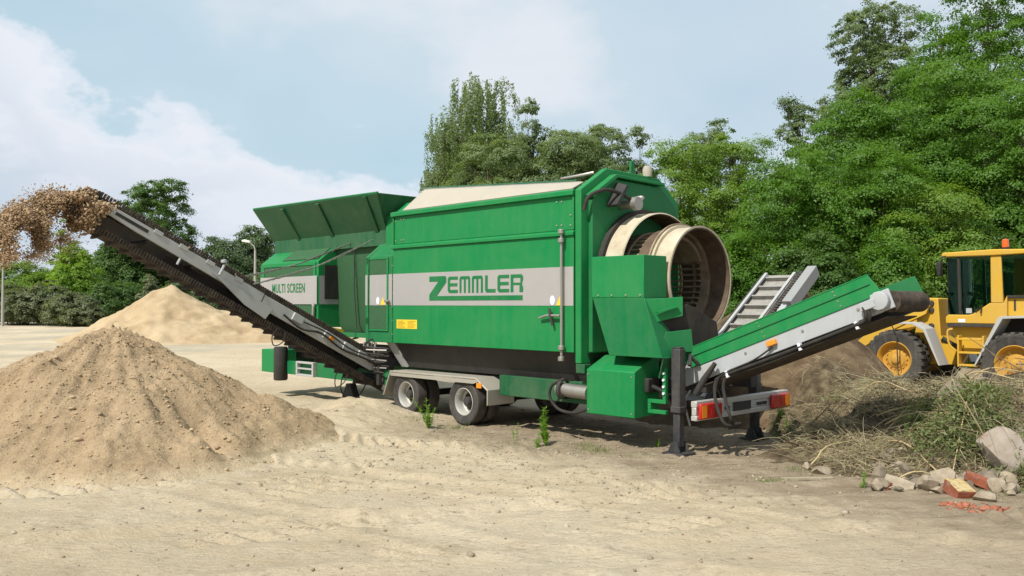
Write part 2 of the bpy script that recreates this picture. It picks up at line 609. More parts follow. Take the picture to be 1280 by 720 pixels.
M['stone_dk'] = rough_mat('dark rubble stone', [(.3, (.13, .105, .075)), (.7, (.27, .225, .165))], 7, .95, .02)
M['boulder'] = rough_mat('pinkish concrete', [(.30, (.26, .14, .09)), (.38, (.25, .205, .16)), (.7, (.36, .315, .265))], 4, .95, .02)
M['bark'] = rough_mat('bark', [(.3, (.06, .05, .038)), (.7, (.16, .135, .105))], 5, .95, .03, stretch=(4, 4, .6))
M['birchbark'] = rough_mat('pale bark', [(.35, (.12, .11, .09)), (.6, (.42, .40, .36))], 5, .9, .02, stretch=(1, 1, 3))
M['plank'] = rough_mat('weathered plank', [(.3, (.26, .215, .145)), (.7, (.44, .38, .275))], 8, .9, .006, stretch=(1, 12, 12))
LEAF = {
    'birch': leaf_mat('birch leaves', [(.12, .18, .075), (.15, .215, .095), (.18, .245, .12)], .45),
    'poplar': leaf_mat('poplar leaves', [(.095, .16, .065), (.128, .19, .082), (.165, .22, .11)], .42, .42),
    'willow': leaf_mat('willow leaves', [(.105, .20, .028), (.14, .245, .038), (.175, .28, .055)], .48),
    'acacia': leaf_mat('acacia leaves', [(.062, .15, .017), (.085, .19, .023), (.115, .235, .034)], .48),
    'dark': leaf_mat('dark leaves', [(.05, .11, .022), (.068, .138, .03), (.09, .165, .042)], .4),
    'grey': leaf_mat('grey green leaves', [(.095, .125, .06), (.13, .16, .082), (.17, .20, .115)], .35),
    'bright': leaf_mat('bright leaves', [(.13, .25, .025), (.18, .31, .035), (.22, .36, .055)], .48),
    'far': leaf_mat('distant leaves', [(.065, .12, .05), (.085, .142, .062), (.105, .16, .075)], .38),
}


# ------------------------------------------------------------------ pixel rays (used to find where things stand)
def ray(px, py):
    x = (px - 640) / FPX
    y = -(py - 360) / FPX
    c, s = math.cos(PITCH), math.sin(PITCH)
    return Vector((x, c - s * y, s + c * y))


def at(px, py, Y):
    d = ray(px, py)
    return Vector((0, 0, EYE)) + d * (Y / d.y)


# ------------------------------------------------------------------ ground
def lug_track(x, y, p0, p1, w, pitch, depth):
    """tyre lug imprints along a straight run"""
    x = x + .12 * fbm(x, y, 1.1, 2, 70)
    y = y + .12 * fbm(x, y, 1.1, 2, 71)
    p0, p1 = np.array(p0), np.array(p1)
    d = p1 - p0
    L = np.hypot(*d)
    d = d / L
    a = (x - p0[0]) * d[0] + (y - p0[1]) * d[1]
    b = -(x - p0[0]) * d[1] + (y - p0[1]) * d[0]
    m = sstep(0, .25, a) * sstep(L, L - .25, a) * sstep(w / 2, w / 2 - .07, np.abs(b))
    lug = np.sin(2 * math.pi * (a + np.abs(b) * .7 * np.sign(b)) / pitch)
    return m * (sstep(-.1, .6, lug) * depth - depth * .7) * (.25 + 1.1 * sstep(.3, .7, vnoise(x * 1.3, y * 1.3, 72)))


def ground_h(x, y):
    dist = np.hypot(x, y)
    near = sstep(60, 20, dist)
    h = .035 * fbm(x, y, .5, 4, 3) * near + .02 * fbm(x * .7 + y * .2, y * 1.5, 2.2, 4, 9) * near
    rough_zone = sstep(9.5, 11.5, y) * sstep(17, 15, y)
    h += near * .020 * fbm(x, y, 6, 3, 21) * (.6 + 1.0 * rough_zone)
    # sand hump between the heap and the wheels
    h += .16 * np.exp(-(((x + 2.55) / .9) ** 2 + ((y - 15.0) / .8) ** 2))
    h += .07 * np.exp(-(((x + 2.9) / 1.0) ** 2 + ((y - 13.3) / .7) ** 2))
    h += .26 * np.exp(-(((x + 2.75) / .75) ** 2 + ((y - 15.7) / .6) ** 2)) * (.7 + .6 * vnoise(x * 3, y * 3, 6))
    h += .14 * np.exp(-(((x + 3.0) / .9) ** 2 + ((y - 14.2) / .7) ** 2)) * (.6 + .8 * vnoise(x * 3.5, y * 3.5, 7))
    # wheel ruts pressed into the yard
    for (x0, y0, x1, y1, w, dp) in ((-6.5, 6.6, 4.5, 9.9, .20, .05), (-5.9, 5.0, 5.1, 8.3, .20, .05), (-4.5, 11.9, 5.5, 6.3, .19, .045), (-5.4, 10.3, 4.4, 4.8, .19, .045)):
        d = np.array((x1 - x0, y1 - y0))
        d = d / np.hypot(*d)
        b = -(x - x0) * d[1] + (y - y0) * d[0] + .22 * fbm(x, y, .45, 2, 55)
        h += near * (.25 + .95 * vnoise(x * .8, y * .8, 57)) * dp * (-.7 * np.exp(-(b / w) ** 4) + .75 * np.exp(-((np.abs(b) - w * 1.55) / (w * .5)) ** 2)) * (.75 + .5 * vnoise(x * 5, y * 5, 58))
    h -= .12 * np.exp(-(((x - 10.8) / 3.5) ** 2 + ((y - 21.5) / 3) ** 2))
    # low ridges left by a grader in front of the machine
    for (x0, y0, x1, y1, w, hh) in ((-1.3, 12.6, 1.9, 11.2, .35, .05), (-.5, 10.4, 3.2, 10.6, .3, .035), (-6, 8.9, -1.5, 9.8, .35, .04)):
        d = np.array((x1 - x0, y1 - y0))
        L = np.hypot(*d)
        d = d / L
        a = (x - x0) * d[0] + (y - y0) * d[1]
        b = -(x - x0) * d[1] + (y - y0) * d[0] + .25 * fbm(x, y, .9, 2, 5)
        h += hh * np.exp(-(b / w) ** 2) * sstep(-.6, .5, a) * sstep(L + .6, L - .5, a) * (.6 + .8 * vnoise(x * 2.2, y * 2.2, 4))
    h += lug_track(x, y, (-4.0, 11.75), (-1.6, 10.75), .55, .25, .11)
    h += lug_track(x, y, (-5.9, 9.75), (-3.9, 10.5), .42, .24, .11)
    h += lug_track(x, y, (-6.2, 9.0), (-1.6, 10.1), .55, .25, .085)
    h += lug_track(x, y, (-3.0, 7.4), (2.3, 9.6), .5, .26, .04)
    h += lug_track(x, y, (-1.2, 6.9), (3.8, 8.9), .5, .26, .035)
    h += lug_track(x, y, (-4.5, 7.6), (.5, 11.4), .5, .26, .04)
    h += lug_track(x, y, (-3.0, 13.2), (.8, 11.6), .5, .26, .065)
    h += lug_track(x, y, (0.2, 10.2), (5.0, 8.2), .5, .26, .035)
    # gentle rise of the far vegetation belt
    h += sstep(70, 160, dist) * 1.2
    return h


def axis_coords(lo, hi, step, far, g=1.14):
    a = list(np.arange(lo, hi + 1e-6, step))
    s, v, up = step, hi, []
    while v < far:
        s *= g
        v += s
        up.append(v)
    s, v, dn = step, lo, []
    while v > -far:
        s *= g
        v -= s
        dn.append(v)
    return np.array(dn[::-1] + a + up)


def grid_faces(nx, ny):
    i = np.arange(nx - 1)[None, :] + np.arange(ny - 1)[:, None] * nx
    i = i.ravel()
    return np.stack([i, i + 1, i + nx + 1, i + nx], 1)


gx = axis_coords(-8.5, 8.5, .042, 3000)
gy = axis_coords(5.0, 17.5, .045, 3000)
GX, GY = np.meshgrid(gx, gy)
GZ = ground_h(GX, GY)
ground = np_mesh('ground', np.stack([GX.ravel(), GY.ravel(), GZ.ravel()], 1), grid_faces(len(gx), len(gy)), ground_mat(), smooth=True)
tag(ground, 'pale sandy yard ground with tyre tracks and darker trodden dirt', None, None, 'structure')


def gh(x, y):
    return float(ground_h(np.array([float(x)]), np.array([float(y)]))[0])


# ------------------------------------------------------------------ clods / pebbles scatter (many small irregular lumps in one mesh)
ICO_V = None


def ico():
    global ICO_V, ICO_F
    if ICO_V is None:
        bm = bmesh.new()
        bmesh.ops.create_icosphere(bm, subdivisions=1, radius=1)
        ICO_V = np.array([v.co[:] for v in bm.verts])
        ICO_F = np.array([[v.index for v in f.verts] for f in bm.faces])
        bm.free()
    return ICO_V, ICO_F


def lumps(name, P, S_, mat, squash=.7, parent=None, jit=.35):
    V0, F0 = ico()
    n, k = len(P), len(V0)
    r = np.random.default_rng(n + 5)
    V = V0[None] * (1 + (r.random((n, k, 1)) - .5) * 2 * jit)
    V = V * S_[:, None, None] * np.stack([r.uniform(.7, 1.3, n), r.uniform(.7, 1.3, n), np.full(n, squash) * r.uniform(.7, 1.2, n)], 1)[:, None, :]
    a = r.uniform(0, 6.28, n)
    c, s = np.cos(a)[:, None], np.sin(a)[:, None]
    V = np.stack([V[..., 0] * c - V[..., 1] * s, V[..., 0] * s + V[..., 1] * c, V[..., 2]], 2) + P[:, None, :]
    F = (F0[None] + (np.arange(n) * k)[:, None, None]).reshape(-1, 3)
    return np_mesh(name, V.reshape(-1, 3), F, mat, parent)


# ------------------------------------------------------------------ sand heaps
def heap(name, cx, cy, rx, ry, hfun, step, mat):
    xs = np.arange(cx - rx, cx + rx + step, step)
    ys = np.arange(cy - ry, cy + ry + step, step)
    X, Y = np.meshgrid(xs, ys)
    Z = hfun(X, Y)
    return np_mesh(name, np.stack([X.ravel(), Y.ravel(), Z.ravel()], 1), grid_faces(len(xs), len(ys)), mat, smooth=True)


PX, PY, PH = -5.65, 12.6, 1.86


def pile_h(x, y):
    dx, dy = x - PX, y - PY
    ang = np.arctan2(dy, dx)
    rad = 3.0 + .35 * np.cos(ang + 2.4) + .25 * np.sin(2 * ang + .7) + .16 * np.sin(5 * ang)
    d = np.hypot(dx, dy) / rad
    h = PH * (np.sqrt((1 - d) ** 2 + .003) * np.sign(1 - d))
    h = np.minimum(h, PH * .985 - .25 * d ** 2)
    h = np.where(d < 1, h, -(d - 1) * .45)
    # shoulder of a second, older cone to the right and a slump towards the viewer
    s2 = 1.22 * (1 - np.hypot(x + 4.75, y - 13.2) / 2.25)
    s3 = .98 * (1 - np.hypot(x + 4.9, y - 11.2) / 1.75)
    s4 = 1.28 * (1 - np.hypot(x + 6.7, y - 12.3) / 2.5)
    k = 9.0
    h = np.log(np.exp(k * h) + np.exp(k * s2) + np.exp(k * s3) + np.exp(k * s4)) / k - .035
    on = sstep(-.1, .35, h)
    h -= on * .24 * np.maximum(0, fbm(x, y, .75, 2, 88)) 
    # slump streaks running downhill plus crumbly texture
    st = fbm(ang * 5.5, d * 1.4, 1.6, 3, 41)
    h += on * (.115 * st + .125 * fbm(x, y, 1.7, 4, 12) + .05 * fbm(x, y, 6, 4, 31, .6) + .03 * np.maximum(0, fbm(x, y, 11, 2, 77) - .25) * 4 * .5)
    return h - .03


pile = heap('sand_heap', PX + .15, PY + .1, 4.3, 4.2, pile_h, .034, M['pile'])
tag(pile, 'large heap of damp brown sand below the thrown sand of the left conveyor', 'sand heap')
n = 7000
cxs = rng.normal(PX + .5, 1.5, n)
cys = rng.normal(PY - .6, 1.45, n)
hz = pile_h(cxs, cys)
gz = ground_h(cxs, cys)
keep = hz > gz - .02
Pc = np.stack([cxs, cys, np.maximum(hz, gz) + .002], 1)[keep]
tag(lumps('sand_clods', Pc, rng.gamma(1.1, .0052, len(Pc)) + .003, M['clod']), 'small damp sand clods strewn over the near sand heap', None, None, 'stuff')


def pile2_h(x, y):
    dx, dy = (x + 18.6), (y - 48)
    d1 = np.hypot(dx, dy)
    h1 = 3.05 - d1 * .53
    h2 = 2.05 - np.hypot((x + 23.5) * .72, (y - 50)) * .42
    h3 = 2.2 - np.hypot((x + 14.8) * .8, (y - 50)) * .42
    k = 4
    h2 = 1.1 - np.hypot((x + 21.5) * .6, (y - 49)) * .42
    h = np.log(np.exp(k * h1) + np.exp(k * h2) + np.exp(k * h3)) / k - .06
    return h + sstep(-.1, .6, h) * (.42 * fbm(x, y, .42, 4, 8, .6) + .14 * fbm(x, y, 2.0, 3, 15)) - .06


tag(heap('sand_heap', -19.5, 48.5, 10.5, 8.5, pile2_h, .13, M['pile_far']), 'distant pale yellow sand heap with a sharp peak behind the left conveyor', 'sand heap')

# small pebbles and earth crumbs on the yard
n = 5200
a = rng.random(n)
px_ = np.where(a < .72, rng.normal(2.2, 2.6, n), rng.uniform(-8, 6, n))
py2 = np.where(a < .72, rng.normal(11.8, 1.7, n), rng.uniform(5.5, 15, n))
tag(lumps('pebbles', np.stack([px_, py2, ground_h(px_, py2) + .003], 1), rng.gamma(1.4, .0045, n) + .003, M['pebble']), 'scattered pebbles and earth crumbs on the yard', None, None, 'stuff')

# ------------------------------------------------------------------ drum screening machine
MX, MY, MANG = -0.8213, 14.6107, R(-46.6886)
mach = empty('drum_screen', (MX, MY, 0), MANG)
tag(mach, 'large green trailer-mounted drum screening machine with silver stripe, open drum and three conveyors', 'screening machine')
CU, CV = (math.cos(MANG), math.sin(MANG)), (-math.sin(MANG), math.cos(MANG))


def mw(x, y, z):
    return Vector((MX + x * CU[0] + y * CV[0], MY + x * CU[1] + y * CV[1], z))


G = M['green']
# housing over the drum
sec = [(.03, 1.31), (.03, 3.60), (.30, 3.76), (1.95, 3.76), (2.28, 3.55), (2.28, 1.31)]
housing = MB().prism(sec, 'x', -1.97, 2.54).build('housing', G, mach, .008)
# near side
panel = MB().box(-1.95, 2.515, -.012, .028, 1.295, 3.0).build('side_panel', G, mach, .006)
MB().box(-1.945, 2.51, -.016, -.0125, 1.975, 2.545).build('stripe', M['silver'], panel)
MB().box(-1.93, 2.50, .008, .029, 3.085, 3.585).build('upper_panel', G, mach, .004)
MB().prism([(-.045, 3.0), (-.045, 3.05), (.02, 3.085), (.029, 3.085), (.029, 3.0)], 'x', -1.97, 2.53).build('ledge_rail', G, mach, .006)
MB().prism([(-.05, 3.585), (-.05, 3.655), (-.01, 3.675), (.029, 3.66), (.029, 3.585)], 'x', -1.99, 2.53).build('top_rail', G, mach, .008)
for xx in (-1.96, 2.495):
    MB().box(xx, xx + .03, -.018, .028, 3.087, 3.583).build('panel_post', G, mach, .003)
cover = MB()
cover.sheet([(-1.72, .035, 3.68), (2.45, .035, 3.68), (2.45, .28, 3.80), (-1.66, .50, 4.10)], .015)
cover.build('roof_cover', M['cream'], mach)
MB().tube([(-1.70, .52, 4.13), (2.3, .30, 3.84)], .024, 8).build('roof_bar', M['green_dk'], mach)
MB().tube([(-1.7, .49, 4.115), (2.4, .28, 3.815)], .012, 6).build('roof_rod', M['steel'], mach)
MB().tube([(1.9, .38, 3.92), (2.35, .36, 3.93), (2.5, .45, 3.96)], .025, 8).build('roof_pipe', M['steel'], mach)
bolt0 = MB().lathe([(.014, 0), (.014, .010), (.008, .013)], (0, 0, 0), (0, -1, 0), 8, closed=False).build('bolt', M['steel'], mach)
bl = [(-1.72, 3.15), (-1.64, 3.15), (-1.72, 3.52), (-1.64, 3.52), (2.16, 3.16), (2.26, 3.16), (2.16, 3.51), (2.26, 3.51), (-1.89, 3.14), (-1.89, 3.5),
      (2.44, 3.3), (2.44, 3.15)]
bolt0.location = (bl[0][0], .008, bl[0][1])
for bx, bz in bl[1:]:
    dup(bolt0, mach, (bx, .008, bz))
for k in range(7):
    dup(bolt0, mach, (-1.965, -.012, 1.45 + k * .25))


# lettering of the side panel (blocky strokes), local x / z on the panel
def letters(name, polys, y, mat, parent):
    mb = MB()
    for p in polys:
        mb.prism(p, 'y', y - .004, y)
    return mb.build(name, mat, parent, smooth=False)


def rect(x0, x1, z0, z1):
    return [(x0, z0), (x1, z0), (x1, z1), (x0, z1)]


def lt(x0, x1, kind, t=.062, zb=2.185, zt=2.46):
    zm = (zb + zt) / 2
    c = .035
    top = [(x0 + c, zt), (x0, zt - c), (x0, zt - t), (x1, zt - t), (x1, zt)]
    if kind == 'E':
        return [[(x0, zb + c), (x0 + c, zb), (x0 + t, zb), (x0 + t, zt), (x0 + c, zt), (x0, zt - c)], rect(x0 + t + .001, x1, zt - t * .85, zt),
                rect(x0 + t + .001, x1 - .01, zm - t * .42, zm + t * .42), rect(x0 + t + .001, x1, zb, zb + t * .85)]
    if kind == 'M':
        xm = (x0 + x1) / 2
        q = t * .78
        return [[(x0, zb), (x0 + q, zb), (x0 + q, zt - t * .8), (x0 + q, zt), (x0 + c * .7, zt), (x0, zt - c)], rect(x0 + q + .001, x1 - q - .001, zt - t * .8, zt),
                rect(xm - q / 2, xm + q / 2, zb, zt - t * .8 - .001), [(x1 - q, zb), (x1, zb), (x1, zt - c), (x1 - c * .7, zt), (x1 - q, zt)]]
    if kind == 'L':
        return [[(x0, zb + c), (x0 + c, zb), (x0 + t, zb), (x0 + t, zt), (x0, zt)], rect(x0 + t + .001, x1, zb, zb + t * .9)]
    if kind == 'R':
        q = .06
        return [rect(x0, x0 + t, zb, zt), [(x0 + t + .001, zt - t * .85), (x1 - q - .001, zt - t * .85), (x1 - q - .001, zt), (x0 + t + .001, zt)],
                [(x1 - q, zm + .01), (x1 - .02, zm + .01), (x1, zm + .05), (x1, zt - c), (x1 - c, zt), (x1 - q, zt)],
                rect(x0 + t + .001, x1 - .02, zm - t * .42, zm + .009), [(x1 - q - .02, zb), (x1, zb), (x1, zm - t * .42 - .03), (x1 - .03, zm - t * .43), (x1 - q - .02, zm - t * .43)]]


Z = [[(-.868, 2.385), (-.868, 2.475), (-.43, 2.475), (-.405, 2.44), (-.405, 2.37), (-.66, 2.137), (-.86, 2.137), (-.868, 2.16), (-.62, 2.385)],
     rect(-.868, 1.455, 2.06, 2.136)]
polys = Z + lt(-.365, -.10, 'E') + lt(-.055, .215, 'M') + lt(.26, .53, 'M') + lt(.585, .835, 'L') + lt(.88, 1.15, 'E') + lt(1.185, 1.465, 'R')
letters('lettering', polys, -.0165, M['green2'], panel)


def sticker(x, z, kind, parent, y=-.0165):
    if kind == 'oval':
        pts = [(x + .05 * math.cos(k * math.pi / 8), z + .07 * math.sin(k * math.pi / 8)) for k in range(16)]
        return MB().prism(pts, 'y', y - .003, y).build('oval_sticker', M['white'], parent, smooth=False)
    t_ = MB().prism([(x - .075, z - .065), (x + .075, z - .065), (x, z + .075)], 'y', y - .003, y).build('warning_sticker', M['signyellow'], parent, smooth=False)
    return t_


sticker(2.09, 2.055, 'oval', panel)
sticker(2.245, 2.045, 'tri', panel)
plate = MB().box(-1.83, -1.225, -.0155, -.0125, 1.56, 1.72).build('notice_plate', M['signyellow'], panel)
ink = MB()
for k in range(6):
    for j in range(2):
        ink.box(-1.80 + j * .30, -1.56 + j * .30 - .03 * ((k * 7 + j) % 3), -.0175, -.0160, 1.58 + k * .022, 1.587 + k * .022)
ink.build('notice_print', M['signink'], plate)
rod = MB()
rod.tube([(2.325, -.07, 1.24), (2.325, -.07, 3.06)], .02, 8)
rod.build('lock_rod', M['steel'], mach)
for zz in (1.20, 1.36, 2.93, 3.06):
    MB().lathe([(.03, -.035), (.05, -.03), (.05, .03), (.03, .035)], (2.325, -.075, zz), (0, 0, 1), 10, closed=False).build('rod_joint', M['steel'], mach, .004)
MB().tube([(1.86, -.06, 1.79), (2.02, -.075, 1.83), (2.30, -.075, 1.83)], .019, 8).build('door_handle', M['steel'], panel)
MB().tube([(2.08, -.07, 1.93), (2.11, -.085, 1.82), (2.14, -.06, 1.68)], .022, 8).build('latch', M['darksteel'], panel)

# front service cabinet
cab = MB().prism([(.0, 1.29), (.0, 2.88), (.42, 3.22), (2.54, 3.22), (2.54, 1.29)], 'x', -2.85, -1.985).build('service_cabinet', M['green2'], mach, .008)
MB().box(-2.85, -1.99, -.006, -.001, 1.975, 2.545).build('stripe', M['silver'], cab)
dr = MB()
for r_ in ((-2.76, -2.10, 1.50, 1.53), (-2.76, -2.10, 2.83, 2.86), (-2.76, -2.72, 1.531, 2.829), (-2.14, -2.10, 1.531, 2.829)):
    dr.box(r_[0], r_[1], -.022, -.0065, r_[2], r_[3])
door = dr.build('cabinet_door', G, cab, .003)
MB().box(-2.715, -2.145, -.012, -.007, 1.535, 1.965).build('door_mesh', M['green_mesh'], cab)
MB().box(-2.715, -2.145, -.012, -.007, 2.555, 2.825).build('door_mesh', M['green_mesh'], cab)
sticker(-2.433, 2.06, 'oval', cab, -.0075)
sticker(-2.275, 2.05, 'tri', cab, -.0075)
MB().tube([(-2.17, -.04, 2.06), (-2.02, -.05, 2.05)], .02, 8).build('door_catch', M['steel'], cab)
for zz in (1.62, 2.75):
    MB().tube([(-2.77, -.03, zz), (-2.77, -.03, zz + .12)], .018, 8).build('hinge', M['green_dk'], cab)
# raised front of the housing above the cabinet
MB().prism([(.30, 3.05), (.30, 3.66), (.62, 3.93), (1.93, 3.93), (2.25, 3.66), (2.25, 3.05)], 'x', -2.62, -1.975).build('housing_front', G, mach, .008)

# hopper in the recess, with its folded-out flaps
hop = MB().prism([(.62, 1.33), (.5, 1.6), (.42, 3.33), (.47, 3.40), (2.08, 3.40), (2.13, 3.33), (2.05, 1.6), (1.93, 1.33)], 'x', -4.56, -2.86).build('hopper', M['green_mesh'], mach, .006)
MB().box(-7.0, -2.63, .33, .41, 3.12, 3.42).build('hopper_rim', M['green_dk'], hop, .006)
MB().box(-4.5, -2.9, .40, .47, 1.33, 1.42).build('hopper_sill', M['green2'], hop, .005)
MB().tube([(-3.85, .40, 3.2), (-3.82, .38, 2.3), (-3.78, .42, 1.5)], .012, 6).build('hopper_chain', M['darksteel'], hop)
fl = MB().sheet([(-7.02, .37, 3.41), (-2.66, .37, 3.41), (-2.34, -.08, 4.06), (-7.2, -.08, 4.13)], .03).build('near_flap', M['green_dk'], mach, .004)
for xb, xt in ((-5.9, -5.9), (-4.55, -4.45), (-2.95, -2.75)):
    MB().sheet([(xb - .06, .368, 3.42), (xb + .06, .368, 3.42), (xt + .06, -.075, 4.05), (xt - .06, -.075, 4.05)], .06).build('flap_rib', M['green_dk'], fl, .004)
MB().tube([(-7.2, -.085, 4.135), (-2.34, -.085, 4.065)], .022, 6).build('flap_edge', M['green2'], fl)
MB().sheet([(-2.37, -.07, 4.06), (-2.37, 2.5, 4.05), (-2.68, 2.1, 3.38), (-2.68, .37, 3.38)], .03).build('rear_flap', M['green_dk'], mach, .004)
MB().sheet([(-6.9, 2.18, 3.41), (-2.64, 2.18, 3.41), (-2.4, 2.62, 4.05), (-7.1, 2.62, 4.05)], .03).build('far_flap', M['green_dk'], mach, .004)

# engine house at the front
eng = MB().prism([(.0, 1.52), (.0, 2.88), (.40, 3.19), (2.14, 3.19), (2.54, 2.88), (2.54, 1.52)], 'x', -7.0, -4.56).build('engine_house', G, mach, .01)
ed = MB()
for r_ in ((-6.9, -4.64, 2.80, 2.85), (-6.9, -4.64, 1.56, 1.61), (-6.9, -6.82, 1.612, 2.798), (-4.72, -4.64, 1.612, 2.798)):
    ed.box(r_[0], r_[1], -.024, -.001, r_[2], r_[3])
ed.build('door_frame', G, eng, .004)
MB().box(-6.815, -4.725, -.010, -.001, 1.615, 1.99).build('lower_mesh', M['green_mesh'], eng)
MB().box(-6.815, -4.725, -.010, -.001, 2.585, 2.795).build('upper_mesh', M['green_mesh'], eng)
stp = MB().box(-6.97, -4.57, -.028, -.0245, 1.995, 2.58).build('stripe', M['silver'], eng)
MB().box(-4.557, -4.553, .03, .62, 1.995, 2.58).build('stripe', M['silver'], eng)
MB().box(-4.552, -4.54, .14, .50, 2.10, 2.80).build('rear_window', M['black'], eng)
MB().sheet([(-6.1, .045, 2.925), (-4.65, .045, 2.925), (-4.65, .36, 3.17), (-6.1, .36, 3.17)], .012).build('roof_grille', M['green_mesh'], eng)
MB().tube([(-4.66, -.06, 1.7), (-4.64, -.06, 1.95), (-4.68, -.05, 2.0)], .03, 8).build('door_handle', M['steel'], eng)
sticker(-6.35, 2.08, 'oval', eng, -.0285)
MB().sheet([(-4.55, -.02, 1.50), (-4.55, .62, 1.38), (-4.55, .62, 1.46), (-4.55, -.02, 1.58)], .04).build('yellow_bar', M['signyellow'], mach)


def font_mesh(name, text, mat, parent, size, sx, Mx, ext=.003):
    cu = bpy.data.curves.new(name, 'FONT')
    cu.body = text
    cu.size = size
    cu.extrude = ext
    cu.offset = .003
    cu.space_character = 1.12
    to = bpy.data.objects.new('tmp_text', cu)
    me = bpy.data.meshes.new_from_object(to)
    bpy.data.objects.remove(to)
    bpy.data.curves.remove(cu)
    me.name = name
    xs = [v.co.x for v in me.vertices]
    w_ = max(xs) - min(xs)
    for v in me.vertices:
        v.co.x = (v.co.x - min(xs)) * sx / w_
    me.transform(Mx)
    me.materials.clear()
    me.materials.append(mat)
    o = bpy.data.objects.new(name, me)
    COL.objects.link(o)
    o.parent = parent
    return o


font_mesh('lettering', 'MULTI SCREEN', M['green2'], stp, .27, 1.38, Matrix.Translation((-6.42, -.0315, 2.245)) @ Matrix.Rotation(math.pi / 2, 4, 'X'))

# chassis
MB().box(-6.95, -6.3, .0, .5, .50, 1.0).build('front_box', G, mach, .01)
MB().box(-6.3, -2.2, .06, .16, .50, .78).build('front_beam', M['green2'], mach, .01)
MB().box(-6.3, -2.2, 2.38, 2.48, .50, .78).build('front_beam', M['green2'], mach, .01)
MB().box(-6.95, -6.75, .55, 2.5, .55, .95).build('front_crossbeam', M['green_dk'], mach, .01)
MB().lathe([(.13, -.36), (.15, -.33), (.15, .33), (.13, .36)], (-6.05, -.02, .72), (0, 0, 1), 16, closed=False).build('oil_cylinder', M['black'], mach)
br = MB()
for z0, z1 in ((.50, .54), (.64, .67), (.76, .80)):
    br.box(-5.4, -4.7, -.03, .058, z0, z1)
for x0, x1 in ((-5.4, -5.34), (-4.76, -4.70)):
    br.box(x0, x1, -.03, .058, .541, .639)
    br.box(x0, x1, -.03, .058, .671, .759)
br.build('step_bracket', M['grey'], mach, .005)
MB().box(-6.9, 4.35, .62, .80, .80, 1.10).build('chassis_beam', M['darksteel'], mach, .01)
MB().box(-6.9, 4.35, 1.74, 1.92, .80, 1.10).build('chassis_beam', M['darksteel'], mach, .01)
MB().box(.75, 2.74, .14, .24, .54, .86).build('side_beam', M['green_dk'], mach, .01)
MB().box(.75, 2.74, 2.31, 2.41, .54, .86).build('side_beam', M['green_dk'], mach, .01)
MB().prism([(.10, 1.295), (.34, .84), (2.2, .84), (2.44, 1.295)], 'x', -2.02, 2.66).build('collecting_trough', M['darksteel'], mach, .008)
MB().sheet([(-2.28, .08, 1.29), (-2.04, .08, 1.29), (-1.92, .30, .84), (-2.1, .30, .84)], .04).build('trough_brace', M['grey'], mach)

# wheels
tyre_p = [(.215, -.075), (.30, -.105), (.355, -.11), (.378, -.095), (.384, -.06), (.384, .06), (.378, .095), (.355, .11), (.30, .105), (.215, .075)]
wheel0 = MB().lathe(tyre_p, (0, 0, 0), (0, -1, 0), 44).build('wheel', M['tyre'], mach)
MB().lathe([(.222, .078), (.232, .088), (.222, .092), (.205, .06), (.19, -.05), (.155, -.065), (.15, -.085), (.19, -.075), (.215, -.07)], (0, 0, 0), (0, -1, 0), 36).build('rim', M['alu'], wheel0)
hubm = MB().lathe([(.15, -.07), (.13, -.055), (.085, -.05), (.08, .02), (.065, .045), (.02, .05)], (0, 0, 0), (0, -1, 0), 20, closed=False)
for k in range(8):
    a_ = k * math.pi / 4
    hubm.tube([(.115 * math.cos(a_), .055, .115 * math.sin(a_)), (.115 * math.cos(a_), .025, .115 * math.sin(a_))], .013, 6)
hubm.build('hub', M['darksteel'], wheel0)
first = True
for wx in (0.0, -1.597):
    for yy, flip in ((.115, 0), (.40, math.pi), (2.42, math.pi), (2.13, 0)):
        loc, rot = (wx, yy, .378), (0, 0.3 * wx, flip)
        if first:
            wheel0.location, wheel0.rotation_euler, first = loc, rot, False
        else:
            dup(wheel0, mach, loc, rot)
    MB().tube([(wx, .3, .378), (wx, 2.3, .378)], .06, 10).build('axle', M['darksteel'], mach)
for y0, y1 in ((-.03, .56), (1.98, 2.57)):
    mg = MB()
    o_ = [(-2.26, .33), (-2.22, .36), (-2.02, .79), (.36, .80), (.66, .62), (.66, .37)]
    i_ = [(.635, .37), (.635, .605), (.35, .772), (-2.0, .762), (-2.195, .35), (-2.235, .33)]
    mg.prism(o_ + i_, 'y', y0, y1)
    g_ = mg.build('mudguard', M['mud'], mach, .006)
    if y0 < 0:
        g_2 = MB().prism([(-2.0, .757), (-2.0, .70), (.30, .70), (.42, .735), (.35, .767)], 'y', -.028, -.012).build('mudguard_lip', M['mud'], g_)
        MB().box(.40, .52, -.045, -.031, .64, .72, Matrix.Rotation(0, 4, 'Y')).build('side_reflector', M['amber'], g_)
# pipe stub with a hose ring near the box
MB().tube([(2.15, .06, .74), (2.75, .06, .72)], .10, 16).build('pipe_stub', M['steel'], mach)
MB().lathe([(.13, -.03), (.15, -.03), (.15, .03), (.13, .03)], (2.25, .06, .74), (1, 0, 0), 20).build('pipe_clamp', M['darksteel'], mach)
MB().hose([(2.3, .02, .9), (2.1, -.03, .8), (2.05, -.03, .62), (2.2, 0, .45), (2.5, .02, .42), (2.75, .05, .5)], .022, 8).build('hose', M['black'], mach)

